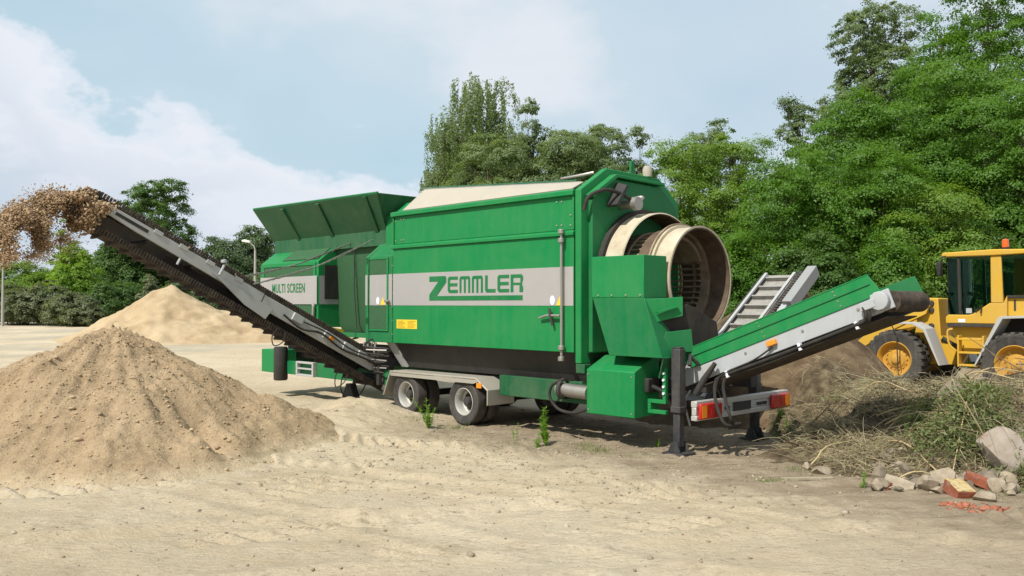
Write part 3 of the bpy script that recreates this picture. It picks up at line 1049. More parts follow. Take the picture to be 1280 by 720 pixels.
# rear end plates
eo = [(-.015, 1.14), (-.015, 3.66), (.56, 4.02), (1.83, 3.99), (2.34, 3.62), (2.34, 1.14)]
MB().prism(eo, 'x', 2.545, 2.66).build('end_frame', G, mach, .012)
e2 = [(.14, 1.3), (.14, 3.52), (.64, 3.86), (1.78, 3.83), (2.22, 3.52), (2.22, 1.3)]
MB().prism(e2, 'x', 2.662, 2.74).build('end_plate', M['green2'], mach, .012)
MB().prism([(.08, 3.58), (.125, 3.54), (.66, 3.88), (1.79, 3.855), (1.80, 3.90), (.62, 3.925)], 'x', 2.662, 2.80).build('plate_flange', G, mach, .006)
MB().box(2.60, 2.645, 1.15, 1.24, 4.0, 4.2).build('lifting_lug', M['green2'], mach, .01)
MB().lathe([(.07, 0), (.075, .12), (.05, .17)], (2.62, 1.58, 3.995), (0, 0, 1), 14, closed=False).build('roof_cap', M['cream'], mach)
MB().box(2.55, 2.72, -.01, .14, 1.0, 1.135).build('frame_foot', M['green_dk'], mach, .01)
MB().hose([(2.69, .02, 3.36), (2.76, .05, 3.55), (2.85, .30, 3.66), (2.92, .55, 3.62), (2.95, .75, 3.55)], .028, 8).build('hose', M['black'], mach)
mot = MB().lathe([(.07, 0), (.07, .22), (.10, .24), (.10, .32)], (2.75, .80, 3.48), (1, 0, 0), 14, closed=False).build('hydraulic_motor', M['steel'], mach)
MB().sheet([(2.76, .47, 3.42), (2.96, .47, 3.42), (2.96, .70, 3.72), (2.76, .70, 3.78)], .05).build('motor_bracket', M['darksteel'], mach)
MB().hose([(2.9, .85, 3.56), (3.02, .95, 3.58), (3.0, .75, 3.45)], .03, 8).build('motor_fitting', M['steel'], mach)

# drum: seal ring, outer drum band, inner cage and discharge ring
DY, DZ = 1.28, 2.36
DO = (0, DY, DZ)
MB().lathe([(.99, 2.742), (1.075, 2.742), (1.075, 2.83), (.99, 2.83)], DO, (1, 0, 0), 72).build('seal_ring', M['black'], mach)
MB().lathe([(1.01, 2.742), (1.01, 3.14), (.992, 3.15), (.992, 2.742)], DO, (1, 0, 0), 72).build('outer_drum', M['creamband'], mach)
MB().lathe([(.99, 2.742), (.99, 3.12), (.98, 3.12), (.98, 2.742)], DO, (1, 0, 0), 72).build('outer_liner', M['liner'], mach)
drum = MB().lathe([(.745, 3.49), (.745, 3.83), (.772, 3.83), (.772, 3.82), (.755, 3.80), (.755, 3.53), (.80, 3.53), (.80, 3.49)], DO, (1, 0, 0), 72).build('inner_drum', M['creamband'], mach)
MB().lathe([(.70, 3.33), (.735, 3.33), (.735, 3.46), (.70, 3.46)], DO, (1, 0, 0), 72).build('drum_band', M['drumsteel'], drum)
MB().lathe([(.715, 3.462), (.83, 3.462), (.83, 3.488), (.715, 3.488)], DO, (1, 0, 0), 72).build('running_ring', M['drumsteel'], drum)
MB().lathe([(.725, 3.20), (.7445, 3.20), (.7445, 3.825), (.725, 3.825)], DO, (1, 0, 0), 72).build('shade_liner', M['liner'], drum)  # added dark lining, paints the drum mouth as shaded
cage = MB()
for k in range(46):
    a_ = 2 * math.pi * k / 46
    cage.box(-1.9, 3.34, .655, .70, -.012, .012, Matrix.Translation(DO) @ Matrix.Rotation(a_, 4, 'X'))
for xr in (-1.6, -.9, -.2, .5, 1.2, 1.9, 2.6, 2.95, 3.2):
    cage.lathe([(.701, xr), (.726, xr), (.726, xr + .03), (.701, xr + .03)], DO, (1, 0, 0), 48)
cage.build('screen_cage', M['drumsteel'], drum)
# wear strips that show through the drum mouth
ws = MB()
for k in range(11):
    a_ = R(-58 + k * 9.5) + math.pi
    ws.box(2.4, 3.44, .60, .652, -.05, .05, Matrix.Translation(DO) @ Matrix.Rotation(a_ - math.pi / 2, 4, 'X'))
ws.build('lifter_bars', M['drumsteel'], drum)

# chute, lip, rubber flap, box
ch = MB().prism([(2.86, 2.09), (2.86, 2.67), (3.79, 2.665), (3.79, 2.09)], 'y', -.005, .50).build('side_chute', G, mach, .006)
MB().add([(2.87, -.002, 2.088), (3.79, -.002, 2.088), (3.79, .46, 2.088), (2.87, .46, 2.088),
          (3.14, .04, 1.28), (4.06, .04, 1.28), (4.06, .44, 1.28), (3.14, .44, 1.28)],
         [(0, 1, 2, 3), (4, 5, 6, 7), (0, 1, 5, 4), (1, 2, 6, 5), (2, 3, 7, 6), (3, 0, 4, 7)]).build('lower_chute', M['green2'], mach, .006)
for k in range(4):
    dup(bolt0, mach, (2.98 + k * .25, -.004, 2.12))
lip = MB()
lip.sheet([(3.80, .02, 1.72), (3.80, .02, 2.06), (4.12, .42, 2.10), (4.12, .42, 1.84)], .02)
lip.build('chute_lip', G, mach, .004)
MB().sheet([(3.9, .10, 1.90), (4.06, .33, 1.98), (4.08, .36, 1.96), (3.92, .13, 1.88)], -.05).build('lip_rib', G, mach)
MB().sheet([(3.86, .18, 1.85), (4.14, .50, 2.0), (4.30, .95, 1.75), (4.28, 1.05, 1.42), (4.0, .55, 1.36)], .012).build('rubber_flap', M['black'], mach)
MB().sheet([(3.95, .16, 1.35), (3.98, .22, 1.62), (4.2, .5, 1.66), (4.2, .55, 1.35)], .015).build('chute_guard', M['green2'], mach, .004)
MB().sheet([(4.07, .06, 1.28), (4.07, .46, 1.28), (3.95, .50, 1.0), (3.95, .12, 1.0)], .02).build('chute_tail', M['green_dk'], mach)
bx = MB().prism([(.0, .44), (.0, 1.07), (.40, 1.255), (.55, 1.255), (.55, .46)], 'x', 2.75, 3.62).build('control_box', G, mach, .012)
for bz in (.5, 1.0):
    for bx_ in (2.79, 3.57):
        MB().lathe([(.013, 0), (.013, .008)], (bx_, 0, bz), (0, -1, 0), 8, closed=False).build('box_bolt', M['steel'], bx)
MB().box(3.622, 3.70, .20, .46, .78, .98).build('cable_inlet', M['black'], mach, .02)
MB().hose([(3.68, .3, .87), (3.85, .34, .80), (3.95, .3, .72)], .03, 8).build('hose', M['black'], mach)
lad = MB()
for z0 in (.52, .66):
    lad.box(3.72, 4.02, .16, .22, z0, z0 + .05)
lad.box(3.72, 3.77, .16, .22, .571, .659)
lad.box(3.97, 4.02, .16, .22, .711, 1.15)
lad.build('bolted_bracket', G, mach, .004)
for k in range(4):
    MB().lathe([(.018, 0), (.018, .02)], (3.995, .159, .80 + k * .09), (0, -1, 0), 8, closed=False).build('bracket_bolt', M['white'], mach)
for yy in (.26, 2.14):
    s_ = MB().box(4.09, 4.23, yy - .07, yy + .07, .62, 1.40).build('support_leg', M['jack'], mach, .012)
    MB().box(4.08, 4.24, yy - .08, yy + .08, .55, .64).build('leg_collar', M['jack'], s_, .012)
    MB().box(4.105, 4.215, yy - .055, yy + .055, .10, .55).build('inner_tube', M['jack'], s_, .01)
    MB().box(4.10, 4.22, yy - .05, yy + .05, 1.40, 1.425).build('leg_cap', M['darksteel'], s_, .005)
    ft = MB().box(4.0, 4.32, yy - .16, yy + .16, -.01, .03)
    for sgn in (-1, 1):
        ft.prism([(4.06, .031), (4.26, .031), (4.2, .17), (4.12, .17)], 'y', yy + sgn * .10 - .012, yy + sgn * .10 + .012)
    ft.build('leg_foot', M['jack'], s_, .005)
# bumper with tail lights
bp = MB()
bp.box(4.44, 4.53, .14, 2.46, .48, .545)
bp.box(4.45, 4.52, .14, 2.46, .546, .655)
bp.box(4.44, 4.53, .14, 2.46, .656, .735)
bump = bp.build('bumper', M['alu'], mach, .008)
for y0, y1 in ((.17, .66), (1.94, 2.43)):
    l_ = MB().box(4.531, 4.58, y0, y1, .50, .70).build('tail_light', M['red'], bump, .015)
    MB().box(4.581, 4.584, (y0 + .02) if y0 < 1 else y1 - .14, (y0 + .13) if y0 < 1 else y1 - .02, .52, .68).build('amber_lens', M['amber'], l_)
    MB().box(4.581, 4.585, y0 + .22, y0 + .31, .55, .65).build('reflector', M['red'], l_)
MB().box(4.531, 4.545, 1.0, 1.42, .545, .665).build('licence_plate', M['darksteel'], bump, .004)
for yy in (.80, 1.60, 1.74):
    for k in range(3):
        MB().box(4.521, 4.533, yy + k * .045, yy + k * .045 + .02, .575, .62).build('bumper_slot', M['black'], bump)
MB().box(4.24, 4.44, .62, .74, .58, .66).build('bumper_bracket', M['alu'], bump)
MB().box(4.24, 4.44, 1.9, 2.02, .58, .66).build('bumper_bracket', M['alu'], bump)

# rear conveyor (local frame c: along the belt)
th = math.atan2(2.383 - 1.382, 6.803 - 4.174)
CM = Matrix.Translation((4.17, 0, 1.02)) @ Matrix.Rotation(-th, 4, 'Y')      # x up the belt, z normal to it


def cm(x, y, z):
    return CM @ Vector((x, y, z))


def conv_box(x0, x1, y0, y1, z0, z1):
    return MB().box(x0, x1, y0, y1, z0, z1, CM)


LEN = 2.82
rc = conv_box(-.35, LEN - .06, .55, .60, -.10, .10).build('rear_conveyor', M['ltgrey'], mach, .008)
MB().prism([(-.35, -.10), (-.10, -.10), (.15, .10), (-.1, .30), (-.35, .25)], 'y', .551, .60, CM).build('conveyor_gusset', M['ltgrey'], rc, .006)
conv_box(-.35, LEN - .06, 1.42, 1.47, -.10, .10).build('far_rail', M['ltgrey'], rc, .008)
MB().prism([(.05, .102), (LEN + .02, .102), (LEN - .07, .36), (-.12, .36)], 'y', .535, .555, CM).build('near_cheek', G, rc, .004)
conv_box(-.1, LEN - .08, .522, .536, .245, .262).build('cheek_fold', M['green2'], rc, .003)
MB().prism([(-.2, .36), (LEN - .07, .36), (LEN - .065, .372), (-.2, .372)], 'y', .53, .60, CM).build('cheek_rim', G, rc)
MB().prism([(.05, .102), (LEN + .13, .02), (LEN + .10, .30), (-.12, .36)], 'y', 1.41, 1.43, CM).build('far_cheek', M['green2'], rc, .004)
tr = MB()
tr.box(-.4, LEN, .62, 1.40, .085, .10, CM)
tr.build('belt', M['belt'], rc)
conv_box(-.3, LEN - .05, .60, 1.42, -.17, -.155).build('return_belt', M['belt'], rc)
rol = MB().tube([cm(LEN + .04, .60, -.01), cm(LEN + .04, 1.42, -.01)], .125, 24).build('head_roller', M['belt'], rc)
MB().tube([cm(-.3, .60, -.02), cm(-.3, 1.42, -.02)], .11, 20).build('tail_roller', M['belt'], rc)
mt = MB().lathe([(.05, -.06), (.11, -.05), (.11, .02), (.085, .06), (.085, .16)], cm(LEN - .02, .50, .02), (0, 1, 0), 12, closed=False)
mt.box(LEN - .25, LEN - .05, .44, .53, -.03, .07, CM)
mt.box(LEN - .13, LEN + .10, .53, .56, -.10, .13, CM)
mt.build('drive_motor', M['ltgrey'], rc, .008)
MB().hose([cm(LEN - .22, .46, .02), cm(LEN - .22, .45, -.1), cm(LEN - .4, .50, -.14), cm(1.2, .51, -.15), cm(.5, .51, -.15), cm(.36, .5, -.2), cm(.30, .46, -.45), cm(.32, .48, -.75), cm(.40, .7, -.78)], .022, 8).build('hydraulic_hose', M['black'], rc)
MB().hose([cm(LEN - .18, .47, .0), cm(LEN - .2, .47, -.13), cm(LEN - .4, .53, -.17), cm(1.2, .54, -.19), cm(.6, .54, -.18), cm(.46, .52, -.25), cm(.42, .5, -.5), cm(.40, .52, -.72), cm(.22, .7, -.8)], .022, 8).build('hydraulic_hose', M['black'], rc)
MB().hose([cm(1.30, .52, -.03), cm(1.0, .50, -.10), cm(.6, .50, -.12), cm(.4, .48, -.2), cm(.2, .5, -.6)], .012, 6).build('lamp_cable', M['black'], rc)
MB().hose([cm(-.25, .52, -.62), cm(-.2, .5, -.3), cm(-.06, .5, -.18)], .014, 6).build('lamp_cable', M['ltgrey'], rc)
for cx_ in (.55, 1.65, 2.42):
    conv_box(cx_, cx_ + .035, .49, .548, -.19, -.10).build('hose_clip', M['white'], rc)
for cx_ in (.9, 1.75, 2.5):
    MB().tube([cm(cx_, .54, .03), cm(cx_, .55, .03)], .018, 8).build('rail_bolt', M['steel'], rc)
for cx_ in (.17, 1.27, 2.35):
    for cz in (.14, .20, .28, .33):
        MB().tube([cm(cx_ - cz * .18, .528, cz), cm(cx_ - cz * .18, .537, cz)], .010, 8).build('cheek_bolt', M['steel'], rc)
MB().box(1.25, 1.38, .49, .548, -.01, .06, CM).build('marker_lamp', M['amber'], rc, .01)
MB().box(.20, .38, .52, .548, -.07, .08, CM).build('adjuster_plate', M['grey'], rc, .008)
MB().tube([(4.32, .42, .80), (4.44, .44, 1.0), (4.60, .46, 1.22)], [.045, .045, .03], 12).build('lift_cylinder', M['darksteel'], rc)
MB().tube([(4.30, .5, 1.2), (4.25, .40, 1.3), (4.28, .34, 1.18)], .03, 8).build('hinge_pin', M['darksteel'], rc)

# side conveyor on the near side (belt runs out along -y)
th2 = math.atan2(3.378 - .728, .091 + 4.926)
SM = Matrix.Translation((0, .091, .728)) @ Matrix.Rotation(-math.pi / 2, 4, 'Z') @ Matrix.Rotation(-th2, 4, 'Y')
# in SM: x runs up the belt, y is +x of the machine (after the turn), z normal to the belt


def sb(x0, x1, y0, y1, z0, z1, mb=None):
    return (mb or MB()).box(x0, x1, y0, y1, z0, z1, SM)


def sm(x, y, z):
    return SM @ Vector((x, y, z))


SL = 5.67
YA, YB = -3.30, -2.50
r_ = MB()
r_.prism([(2.75, -.02), (2.75, .18), (SL - .03, .165), (SL + .02, .12), (SL, .03), (SL - .6, -.0)], 'y', YB - .05, YB, SM)
sc = r_.build('side_conveyor', M['grey'], mach, .006)
sb(-.2, 2.73, YB - .045, YB - .002, -.06, .17).build('lower_rail', M['grey'], sc, .006)
sb(-.2, SL - .05, YA, YA + .05, -.05, .17).build('far_rail', M['grey'], sc, .006)
sb(SL - .75, SL - .2, YB - .001, YB + .004, .07, .12).build('take_up_slot', M['black'], sc)
sb(-.3, SL + .15, YA + .06, YB - .06, .16, .185).build('belt', M['belt'], sc)
MB().tube([sm(SL + .13, YA + .06, -.01), sm(SL + .13, YB - .06, -.01)], .195, 24).build('head_pulley', M['belt'], sc)
hr = MB()
for k in range(15):
    a_ = math.pi / 2 - math.pi * k / 14
    hr.box(-.02, .02, YB - .077, YB - .033, .18, .285, SM @ Matrix.Translation((SL + .13, 0, -.01)) @ Matrix.Rotation(math.pi / 2 - a_, 4, 'Y'))
hr.build('head_belt_edge', M['belt'], sc)
# ribbed belt edges: the zigzag side walls of the belt, top and return run
for nm, z0, z1, ye in (('belt_edge', .185, .285, YB - .055), ('belt_edge', .185, .285, YA + .055), ('return_edge', -.295, -.185, YB - .055)):
    zz = MB()
    nseg = 120
    for k in range(nseg):
        xa = -.2 + k * (SL + .32) / nseg
        zz.box(xa, xa + (SL + .32) / nseg * .62, ye - .022, ye + .022, z0, z1, SM)
    zz.box(-.25, SL + .12, ye - .012, ye + .012, z0, z0 + .03, SM)
    zz.build(nm, M['belt'], sc)
sb(-.2, SL + .12, YA + .05, YB - .05, -.215, -.195).build('return_belt', M['belt'], sc)
cl = MB()
for k in range(25):
    sb(.0 + k * .235, .03 + k * .235, YA + .1, YB - .1, -.28, -.216, cl)
cl.build('belt_cleats', M['belt'], sc)
sb(.3, 4.4, YB - .32, YB - .30, -.14, -.02).build('under_guard', M['darksteel'], sc, .006)
for k in range(6):
    sb(.8 + k * .8, .86 + k * .8, YA + .05, YB - .05, -.05, .0).build('cross_member', M['darksteel'], sc)
for k, cx_ in enumerate((4.7, 4.25, 3.75, 3.2)):
    sb(cx_, cx_ + .15, YB - .002, YB + .012, .13, .20).build('roller_bracket', M['grey'], sc, .006)
for cx_ in (1.9, 1.2, .75, .4):
    sb(cx_, cx_ + .22, YB + .001, YB + .05, .02 + .0 * cx_, .16).build('rail_joint', M['grey'], sc, .01)
MB().prism([(2.5, .02), (3.75, .05), (3.0, -.16), (2.55, -.20)], 'y', YB + .0015, YB + .02, SM).build('fold_plate', M['grey'], sc, .006)
MB().tube([sm(3.62, YB + .03, .25), sm(3.62, YB + .03, .06)], .022, 8).build('cable_post', M['ltgrey'], sc)
MB().tube([sm(4.3, YB + .02, -.02), sm(4.3, YB + .02, -.13)], .02, 8).build('guard_pin', M['ltgrey'], sc)
MB().lathe([(.03, 0), (.05, .01), (.05, .05), (.02, .06)], sm(3.64, YB + .03, .27), (0, 0, 1), 10, closed=False).build('post_head', M['ltgrey'], sc)
sb(1.22, 1.30, YB + .05, YB + .07, .03, .10).build('side_reflector', M['amber'], sc)
MB().hose([sm(2.3, YB + .05, .02), sm(1.9, YB + .08, -.05), sm(1.5, YB + .06, .06), sm(1.0, YB + .07, .0), sm(.4, YB + .08, .06), sm(-.1, YB + .1, .02)], .018, 8).build('hydraulic_hose', M['black'], sc)
MB().hose([sm(1.9, YB + .07, .08), sm(1.4, YB + .09, .12), sm(.8, YB + .08, .08), sm(.1, YB + .12, .2)], .014, 6).build('hydraulic_hose', M['black'], sc)
for cx_, dz in ((2.2, .3), (.75, .42)):
    MB().hose([sm(cx_ + .06, YB, -.22), sm(cx_ + .1, YB + .02, -.22 - dz * .6), sm(cx_, YB + .02, -.22 - dz), sm(cx_ - .12, YB + .02, -.22 - dz * .6), sm(cx_ - .1, YB, -.22)], .010, 6).build('cable_loop', M['black'], sc)
# holding chains from the hopper to the conveyor
for p0, p1 in (((-3.9, .38, 3.24), tuple(sm(3.15, YA, .24))), ((-2.72, .08, 3.22), tuple(sm(3.02, YB + .02, .22)))):
    p0, p1 = Vector(p0), Vector(p1)
    c_ = MB()
    N_ = 44
    for k in range(N_):
        a_, b_ = p0.lerp(p1, k / N_), p0.lerp(p1, (k + .86) / N_)
        sag = lambda q: Vector((0, 0, -.10 * math.sin(math.pi * q)))
        c_.tube([a_ + sag(k / N_), b_ + sag((k + .86) / N_)], .016 if k % 2 else .011, 5)
    c_.tube([p0, p0.lerp(p1, .5) + Vector((0, 0, -.10)), p1], .007, 5)
    c_.build('holding_chain', M['steel'], mach)
# foot of the conveyor: hinge frame, pipes and hoses
hf = MB()
hf.box(-3.3, -2.3, .02, .14, .55, .68)
hf.build('conveyor_hinge', M['darksteel'], mach, .01)
MB().box(-2.42, -2.34, -.05, .3, .50, 1.1).build('hinge_plate', M['darksteel'], mach, .01)
MB().tube([(-3.2, -.1, .45), (-3.2, -.05, .25)], .08, 12).build('conveyor_foot', M['darksteel'], mach)
MB().prism([(-3.42, .2), (-2.98, .2), (-3.13, .48), (-3.27, .48)], 'y', -.16, -.02).build('foot_bracket', M['darksteel'], mach, .01)
for k in range(9):
    z0 = .78 + .055 * k
    y0 = -.02 + .05 * (k % 3)
    MB().hose([(-3.35 + .07 * k, .12 + y0, 1.25 - .02 * k), (-3.0 + .05 * k, y0 - .08, z0 + .12), (-2.6, y0 - .1 - .02 * k, z0), (-2.2, y0, z0 - .05 + .03 * (k % 2))], .017, 6).build('hydraulic_hose', [M['black'], M['steel'], M['darksteel']][k % 3], mach)
for k in range(4):
    MB().tube([(-2.9 + k * .12, .02, 1.28), (-2.9 + k * .12, -.02, 1.05), (-2.85 + k * .13, -.05, .85)], .022, 8).build('pipe', M['steel'], mach)
MB().box(-2.8, -2.45, -.04, .12, .82, .98).build('valve_block', M['steel'], mach, .01)
MB().hose([(-3.0, -.3, .9), (-3.15, -.35, .45), (-3.0, -.3, .2), (-2.75, -.2, .3), (-2.6, -.1, .6)], .012, 6).build('loose_hose', M['black'], mach)

# far lateral conveyor with cleated belt
th3 = math.atan2(2.534 - 1.54, 5.612 - 4.192)
FMx = Matrix.Translation((0, 4.192, 1.54)) @ Matrix.Rotation(math.pi / 2, 4, 'Z') @ Matrix.Rotation(-th3, 4, 'Y')
# x runs up, y = -(machine x), z normal


def fb(x0, x1, mx0, mx1, z0, z1, mb=None):
    return (mb or MB()).box(x0, x1, -mx1, -mx0, z0, z1, FMx)


FL = 1.74
fc_ = fb(-1.9, FL, 2.22, 2.30, -.16, .03).build('far_conveyor', M['darksteel'], mach, .006)
fb(-1.9, FL + .1, 2.95, 3.03, -.16, .03).build('far_rail', M['darksteel'], fc_, .006)
fb(-1.9, FL, 2.305, 2.36, .031, .07).build('rail_strip', M['grey'], fc_)
fb(-1.9, FL, 2.89, 2.945, .031, .07).build('rail_strip', M['grey'], fc_)
fb(-1.9, FL - .02, 2.305, 2.945, -.06, -.04).build('belt', M['beltgrey'], fc_)
for k in range(12):
    fb(-1.7 + k * .30, -1.66 + k * .30, 2.37, 2.88, -.04, .045).build('belt_cleat', M['beltgrey'], fc_, .006)
MB().tube([FMx @ Vector((FL, -2.31, -.1)), FMx @ Vector((FL, -2.94, -.1))], .09, 18).build('head_roller', M['beltgrey'], fc_)
fb(.75, FL + .15, 3.12, 3.30, -.12, .10).build('side_guard', M['grey2'], fc_, .01)
fb(.55, .8, 3.04, 3.2, -.15, .02).build('guard_bracket', M['ltgrey'], fc_, .01)
sg = MB()
nseg = 46
for k in range(nseg):
    sg.box(-1.7 + k * .075, -1.655 + k * .075, -3.09, -3.031, -.14, .06, FMx)
sg.box(-1.7, FL, -3.06, -3.035, -.13, .0, FMx)
sg.build('belt_edge', M['belt'], fc_)
MB().tube([(2.62, 4.6, .0), (2.62, 4.6, 1.5)], .05, 8).build('conveyor_post', M['darksteel'], fc_)

# sand carried by the side belt and thrown off its head
nb = 300
xx = rng.uniform(1.5, SL - .1, nb)
yy = rng.normal((YA + YB) / 2, .13, nb)
Pb = np.array([mw(*sm(a_, b_, .20 + .03 * rng.random())) for a_, b_ in zip(xx, yy)])
lumpsP = [Pb]
lumpsS = [rng.gamma(2, .014, nb) + .01]
HEAD = sm(SL, 0, .1)


def throw(t, v0=2.0):
    vy, vz = -v0 * math.cos(th2), v0 * math.sin(th2)
    return vy * t, vz * t - 4.9 * t * t


def plume(n_, t0, t1, spread, size, zlift=0.0, bias=1.0):
    t_ = rng.uniform(0, 1, n_) ** bias * (t1 - t0) + t0
    dy, dz = zip(*[throw(q) for q in t_])
    y_ = HEAD.y + np.array(dy) + rng.normal(0, spread * .8, n_)
    z_ = HEAD.z + .12 + zlift + np.array(dz) + rng.normal(0, spread, n_)
    x_ = rng.normal(-2.88, .17, n_)
    lumpsP.append(np.array([mw(a_, b_, c_) for a_, b_, c_ in zip(x_, y_, z_)]))
    lumpsS.append(rng.gamma(2.0, size, n_) + .005)


def blob(n_, y0, z0, sy, sz, size, slant=0.0):
    r_ = np.clip(np.abs(rng.normal(0, .52, n_)), 0, 1.35)
    a_ = rng.uniform(0, 6.28, n_)
    ly_, lz_ = r_ * np.cos(a_) * sy, r_ * np.sin(a_) * sz
    y_, z_, x_ = y0 + ly_ + slant * lz_, z0 + lz_, rng.normal(-2.80, .22, n_)
    lumpsP.append(np.array([mw(p_, q_, s_) for p_, q_, s_ in zip(x_, y_, z_)]))
    lumpsS.append(rng.gamma(2.0, size, n_) + .005)


def mpx(px, py, x=-2.88):
    """point of the plane x = const of the machine seen at a pixel -> (y, z)"""
    d = ray(px, py)
    tt = (x + MX * CU[0] + MY * CU[1]) / (d.x * CU[0] + d.y * CU[1])
    p = Vector((0, 0, EYE)) + d * tt
    return (p.x - MX) * CV[0] + (p.y - MY) * CV[1], p.z


def pxblob(n_, px, py, wpx, hpx, size, slant=0.0):
    y0, z0 = mpx(px, py)
    y1, _ = mpx(px + wpx, py)
    _, z1 = mpx(px, py - hpx)
    blob(n_, y0, z0, abs(y1 - y0), abs(z1 - z0), size, slant)


pxblob(2600, 104, 262, 15, 17, .0075)
pxblob(1200, 98, 278, 10, 14, .006)
pxblob(5745, 100, 264, 14, 20, 0.00646)
pxblob(3556, 88, 250, 10, 8, 0.00544)
pxblob(2188, 118, 262, 14, 8, 0.00476)
pxblob(1641, 72, 249, 8, 6, 0.0034)
pxblob(5745, 57, 256, 17, 17, 0.00442)
pxblob(3556, 46, 283, 10, 26, 0.00374, -.2)
pxblob(1641, 50, 306, 9, 16, 0.00238, -.2)
pxblob(5745, 16, 272, 16, 15, 0.00442)
pxblob(4377, 2, 295, 13, 24, 0.00374, -.2)
pxblob(1915, 4, 322, 12, 14, 0.00272)
pxblob(1504, 78, 300, 26, 26, 0.00153)
pxblob(1231, 40, 320, 34, 14, 0.00136)
pxblob(1641, 60, 252, 40, 18, 0.00153)
fs = lumps('falling_sand', np.concatenate(lumpsP), np.minimum(np.concatenate(lumpsS) * .8, .034), M['flyclod'], .95)
tag(fs, 'clumps of brown sand flying off the head of the left conveyor', None, None, 'stuff')

# ------------------------------------------------------------------ wheel loader
LANG = R(-48)
ldr = empty('wheel_loader', (9.52, 22.0, -.10), LANG)
tag(ldr, 'yellow wheel loader with enclosed cab and orange beacon parked behind the hay heap', 'wheel loader')
YL = M['yellow']
tp = [(.42, -.22), (.56, -.25), (.66, -.26), (.70, -.24), (.70, .24), (.66, .26), (.56, .25), (.42, .22)]
wm = MB().lathe(tp, (0, 0, 0), (0, -1, 0), 56)
for k in range(26):
    for sgn in (-1, 1):
        a_ = 2 * math.pi * (k + (.5 if sgn > 0 else 0)) / 26
        wm.prism([(sgn * .02, .69), (sgn * .255, .69), (sgn * .265, .62), (sgn * .265, .70), (sgn * .24, .735), (sgn * .02, .735)][::1], 'x', -.045, .045,
                 Matrix.Rotation(a_, 4, 'Y') @ Matrix.Shear('XY', 4, (0, 0)))
lw0 = wm.build('wheel', M['tyre'], ldr, 0, True, 30)
MB().lathe([(.425, .20), (.44, .225), (.425, .235), (.385, .19), (.36, .06), (.30, .05), (.30, .02), (.40, .0), (.42, .1)], (0, 0, 0), (0, -1, 0), 40).build('rim', M['yellow_rim'], lw0)
hb = MB().lathe([(.31, .045), (.24, .06), (.2, .10), (.12, .11), (.11, .17), (.07, .19)], (0, 0, 0), (0, -1, 0), 24, closed=False)
for k in range(14):
    a_ = 2 * math.pi * k / 14
    hb.tube([(.26 * math.cos(a_), -.03, .26 * math.sin(a_)), (.26 * math.cos(a_), -.085, .26 * math.sin(a_))], .02, 6)
hb.build('hub', M['yellow_rim'], lw0)
lw0.location = (0, .26, .725)
dup(lw0, ldr, (2.76, .26, .725), (0, .2, 0))
dup(lw0, ldr, (0, 2.24, .725), (0, .1, math.pi))
dup(lw0, ldr, (2.76, 2.24, .725), (0, .3, math.pi))
# rear body and hood
body = MB().prism([(1.15, 1.40), (1.2, 1.62), (2.3, 1.62), (2.42, 1.80), (4.6, 1.80), (4.75, 1.4), (4.6, .75), (2.2, .75), (1.9, .95), (1.45, .95)], 'y', .62, 1.88).build('body', YL, ldr, .02)
MB().prism([(2.42, 1.802), (2.42, 2.27), (4.3, 2.20), (4.72, 2.0), (4.75, 1.802)], 'y', .52, 1.98).build('engine_hood', YL, ldr, .03)
MB().box(2.60, 2.64, .505, .519, 1.95, 2.2).build('hood_slot', M['black'], ldr)
# cab
cb = MB()
cb.prism([(1.10, 1.63), (1.10, 1.78), (1.16, 1.84), (1.62, 1.84), (1.72, 1.86), (2.10, 2.12), (2.40, 2.12), (2.48, 2.30), (2.48, 1.63)], 'y', .42, .52)
cb.prism([(1.10, 1.63), (1.10, 1.78), (1.16, 1.84), (2.48, 1.84), (2.48, 1.63)], 'y', 1.98, 2.08)
cb.box(1.12, 2.46, .522, 1.978, 1.635, 1.70)
cabo = cb.build('cab', YL, ldr, .02)
MB().prism([(1.06, 3.24), (1.02, 3.28), (1.05, 3.35), (2.2, 3.385), (3.0, 3.36), (3.03, 3.26), (2.2, 3.235)], 'y', .38, 2.12).build('cab_roof', YL, cabo, .025)
MB().prism([(2.13, 2.125), (2.13, 3.23), (2.36, 3.235), (2.40, 2.125)], 'y', .425, .52).build('cab_pillar', YL, cabo, .015)
MB().prism([(2.13, 2.125), (2.13, 3.23), (2.36, 3.235), (2.40, 2.125)], 'y', 1.98, 2.075).build('cab_pillar', YL, cabo, .015)
for y0, y1 in ((.43, .50), (2.0, 2.07)):
    MB().prism([(1.40, 1.845), (1.37, 3.235), (1.43, 3.235), (1.47, 1.845)], 'y', y0, y1).build('door_pillar', M['black'], cabo, .008)
    MB().prism([(2.92, 2.28), (2.93, 3.25), (3.0, 3.25), (2.99, 2.28)], 'y', y0, y1).build('rear_pillar', YL, cabo, .008)
    MB().prism([(1.475, 1.845), (1.435, 3.23), (2.125, 3.23), (2.125, 2.125), (1.72, 1.87), (1.62, 1.845)], 'y', (y0 + y1) / 2 - .006, (y0 + y1) / 2 + .006).build('door_glass', M['glass'], cabo)
    MB().prism([(2.40, 2.31), (2.36, 3.23), (2.92, 3.23), (2.92, 2.31)], 'y', (y0 + y1) / 2 - .006, (y0 + y1) / 2 + .006).build('rear_side_glass', M['glass'], cabo)
    MB().prism([(1.17, 1.845), (1.13, 3.235), (1.37, 3.235), (1.40, 1.845)], 'y', (y0 + y1) / 2 - .006, (y0 + y1) / 2 + .006).build('front_side_glass', M['glass'], cabo)
MB().sheet([(1.15, .5, 1.85), (1.12, .5, 3.23), (1.12, 2.0, 3.23), (1.15, 2.0, 1.85)], .012).build('windscreen', M['glass'], cabo)
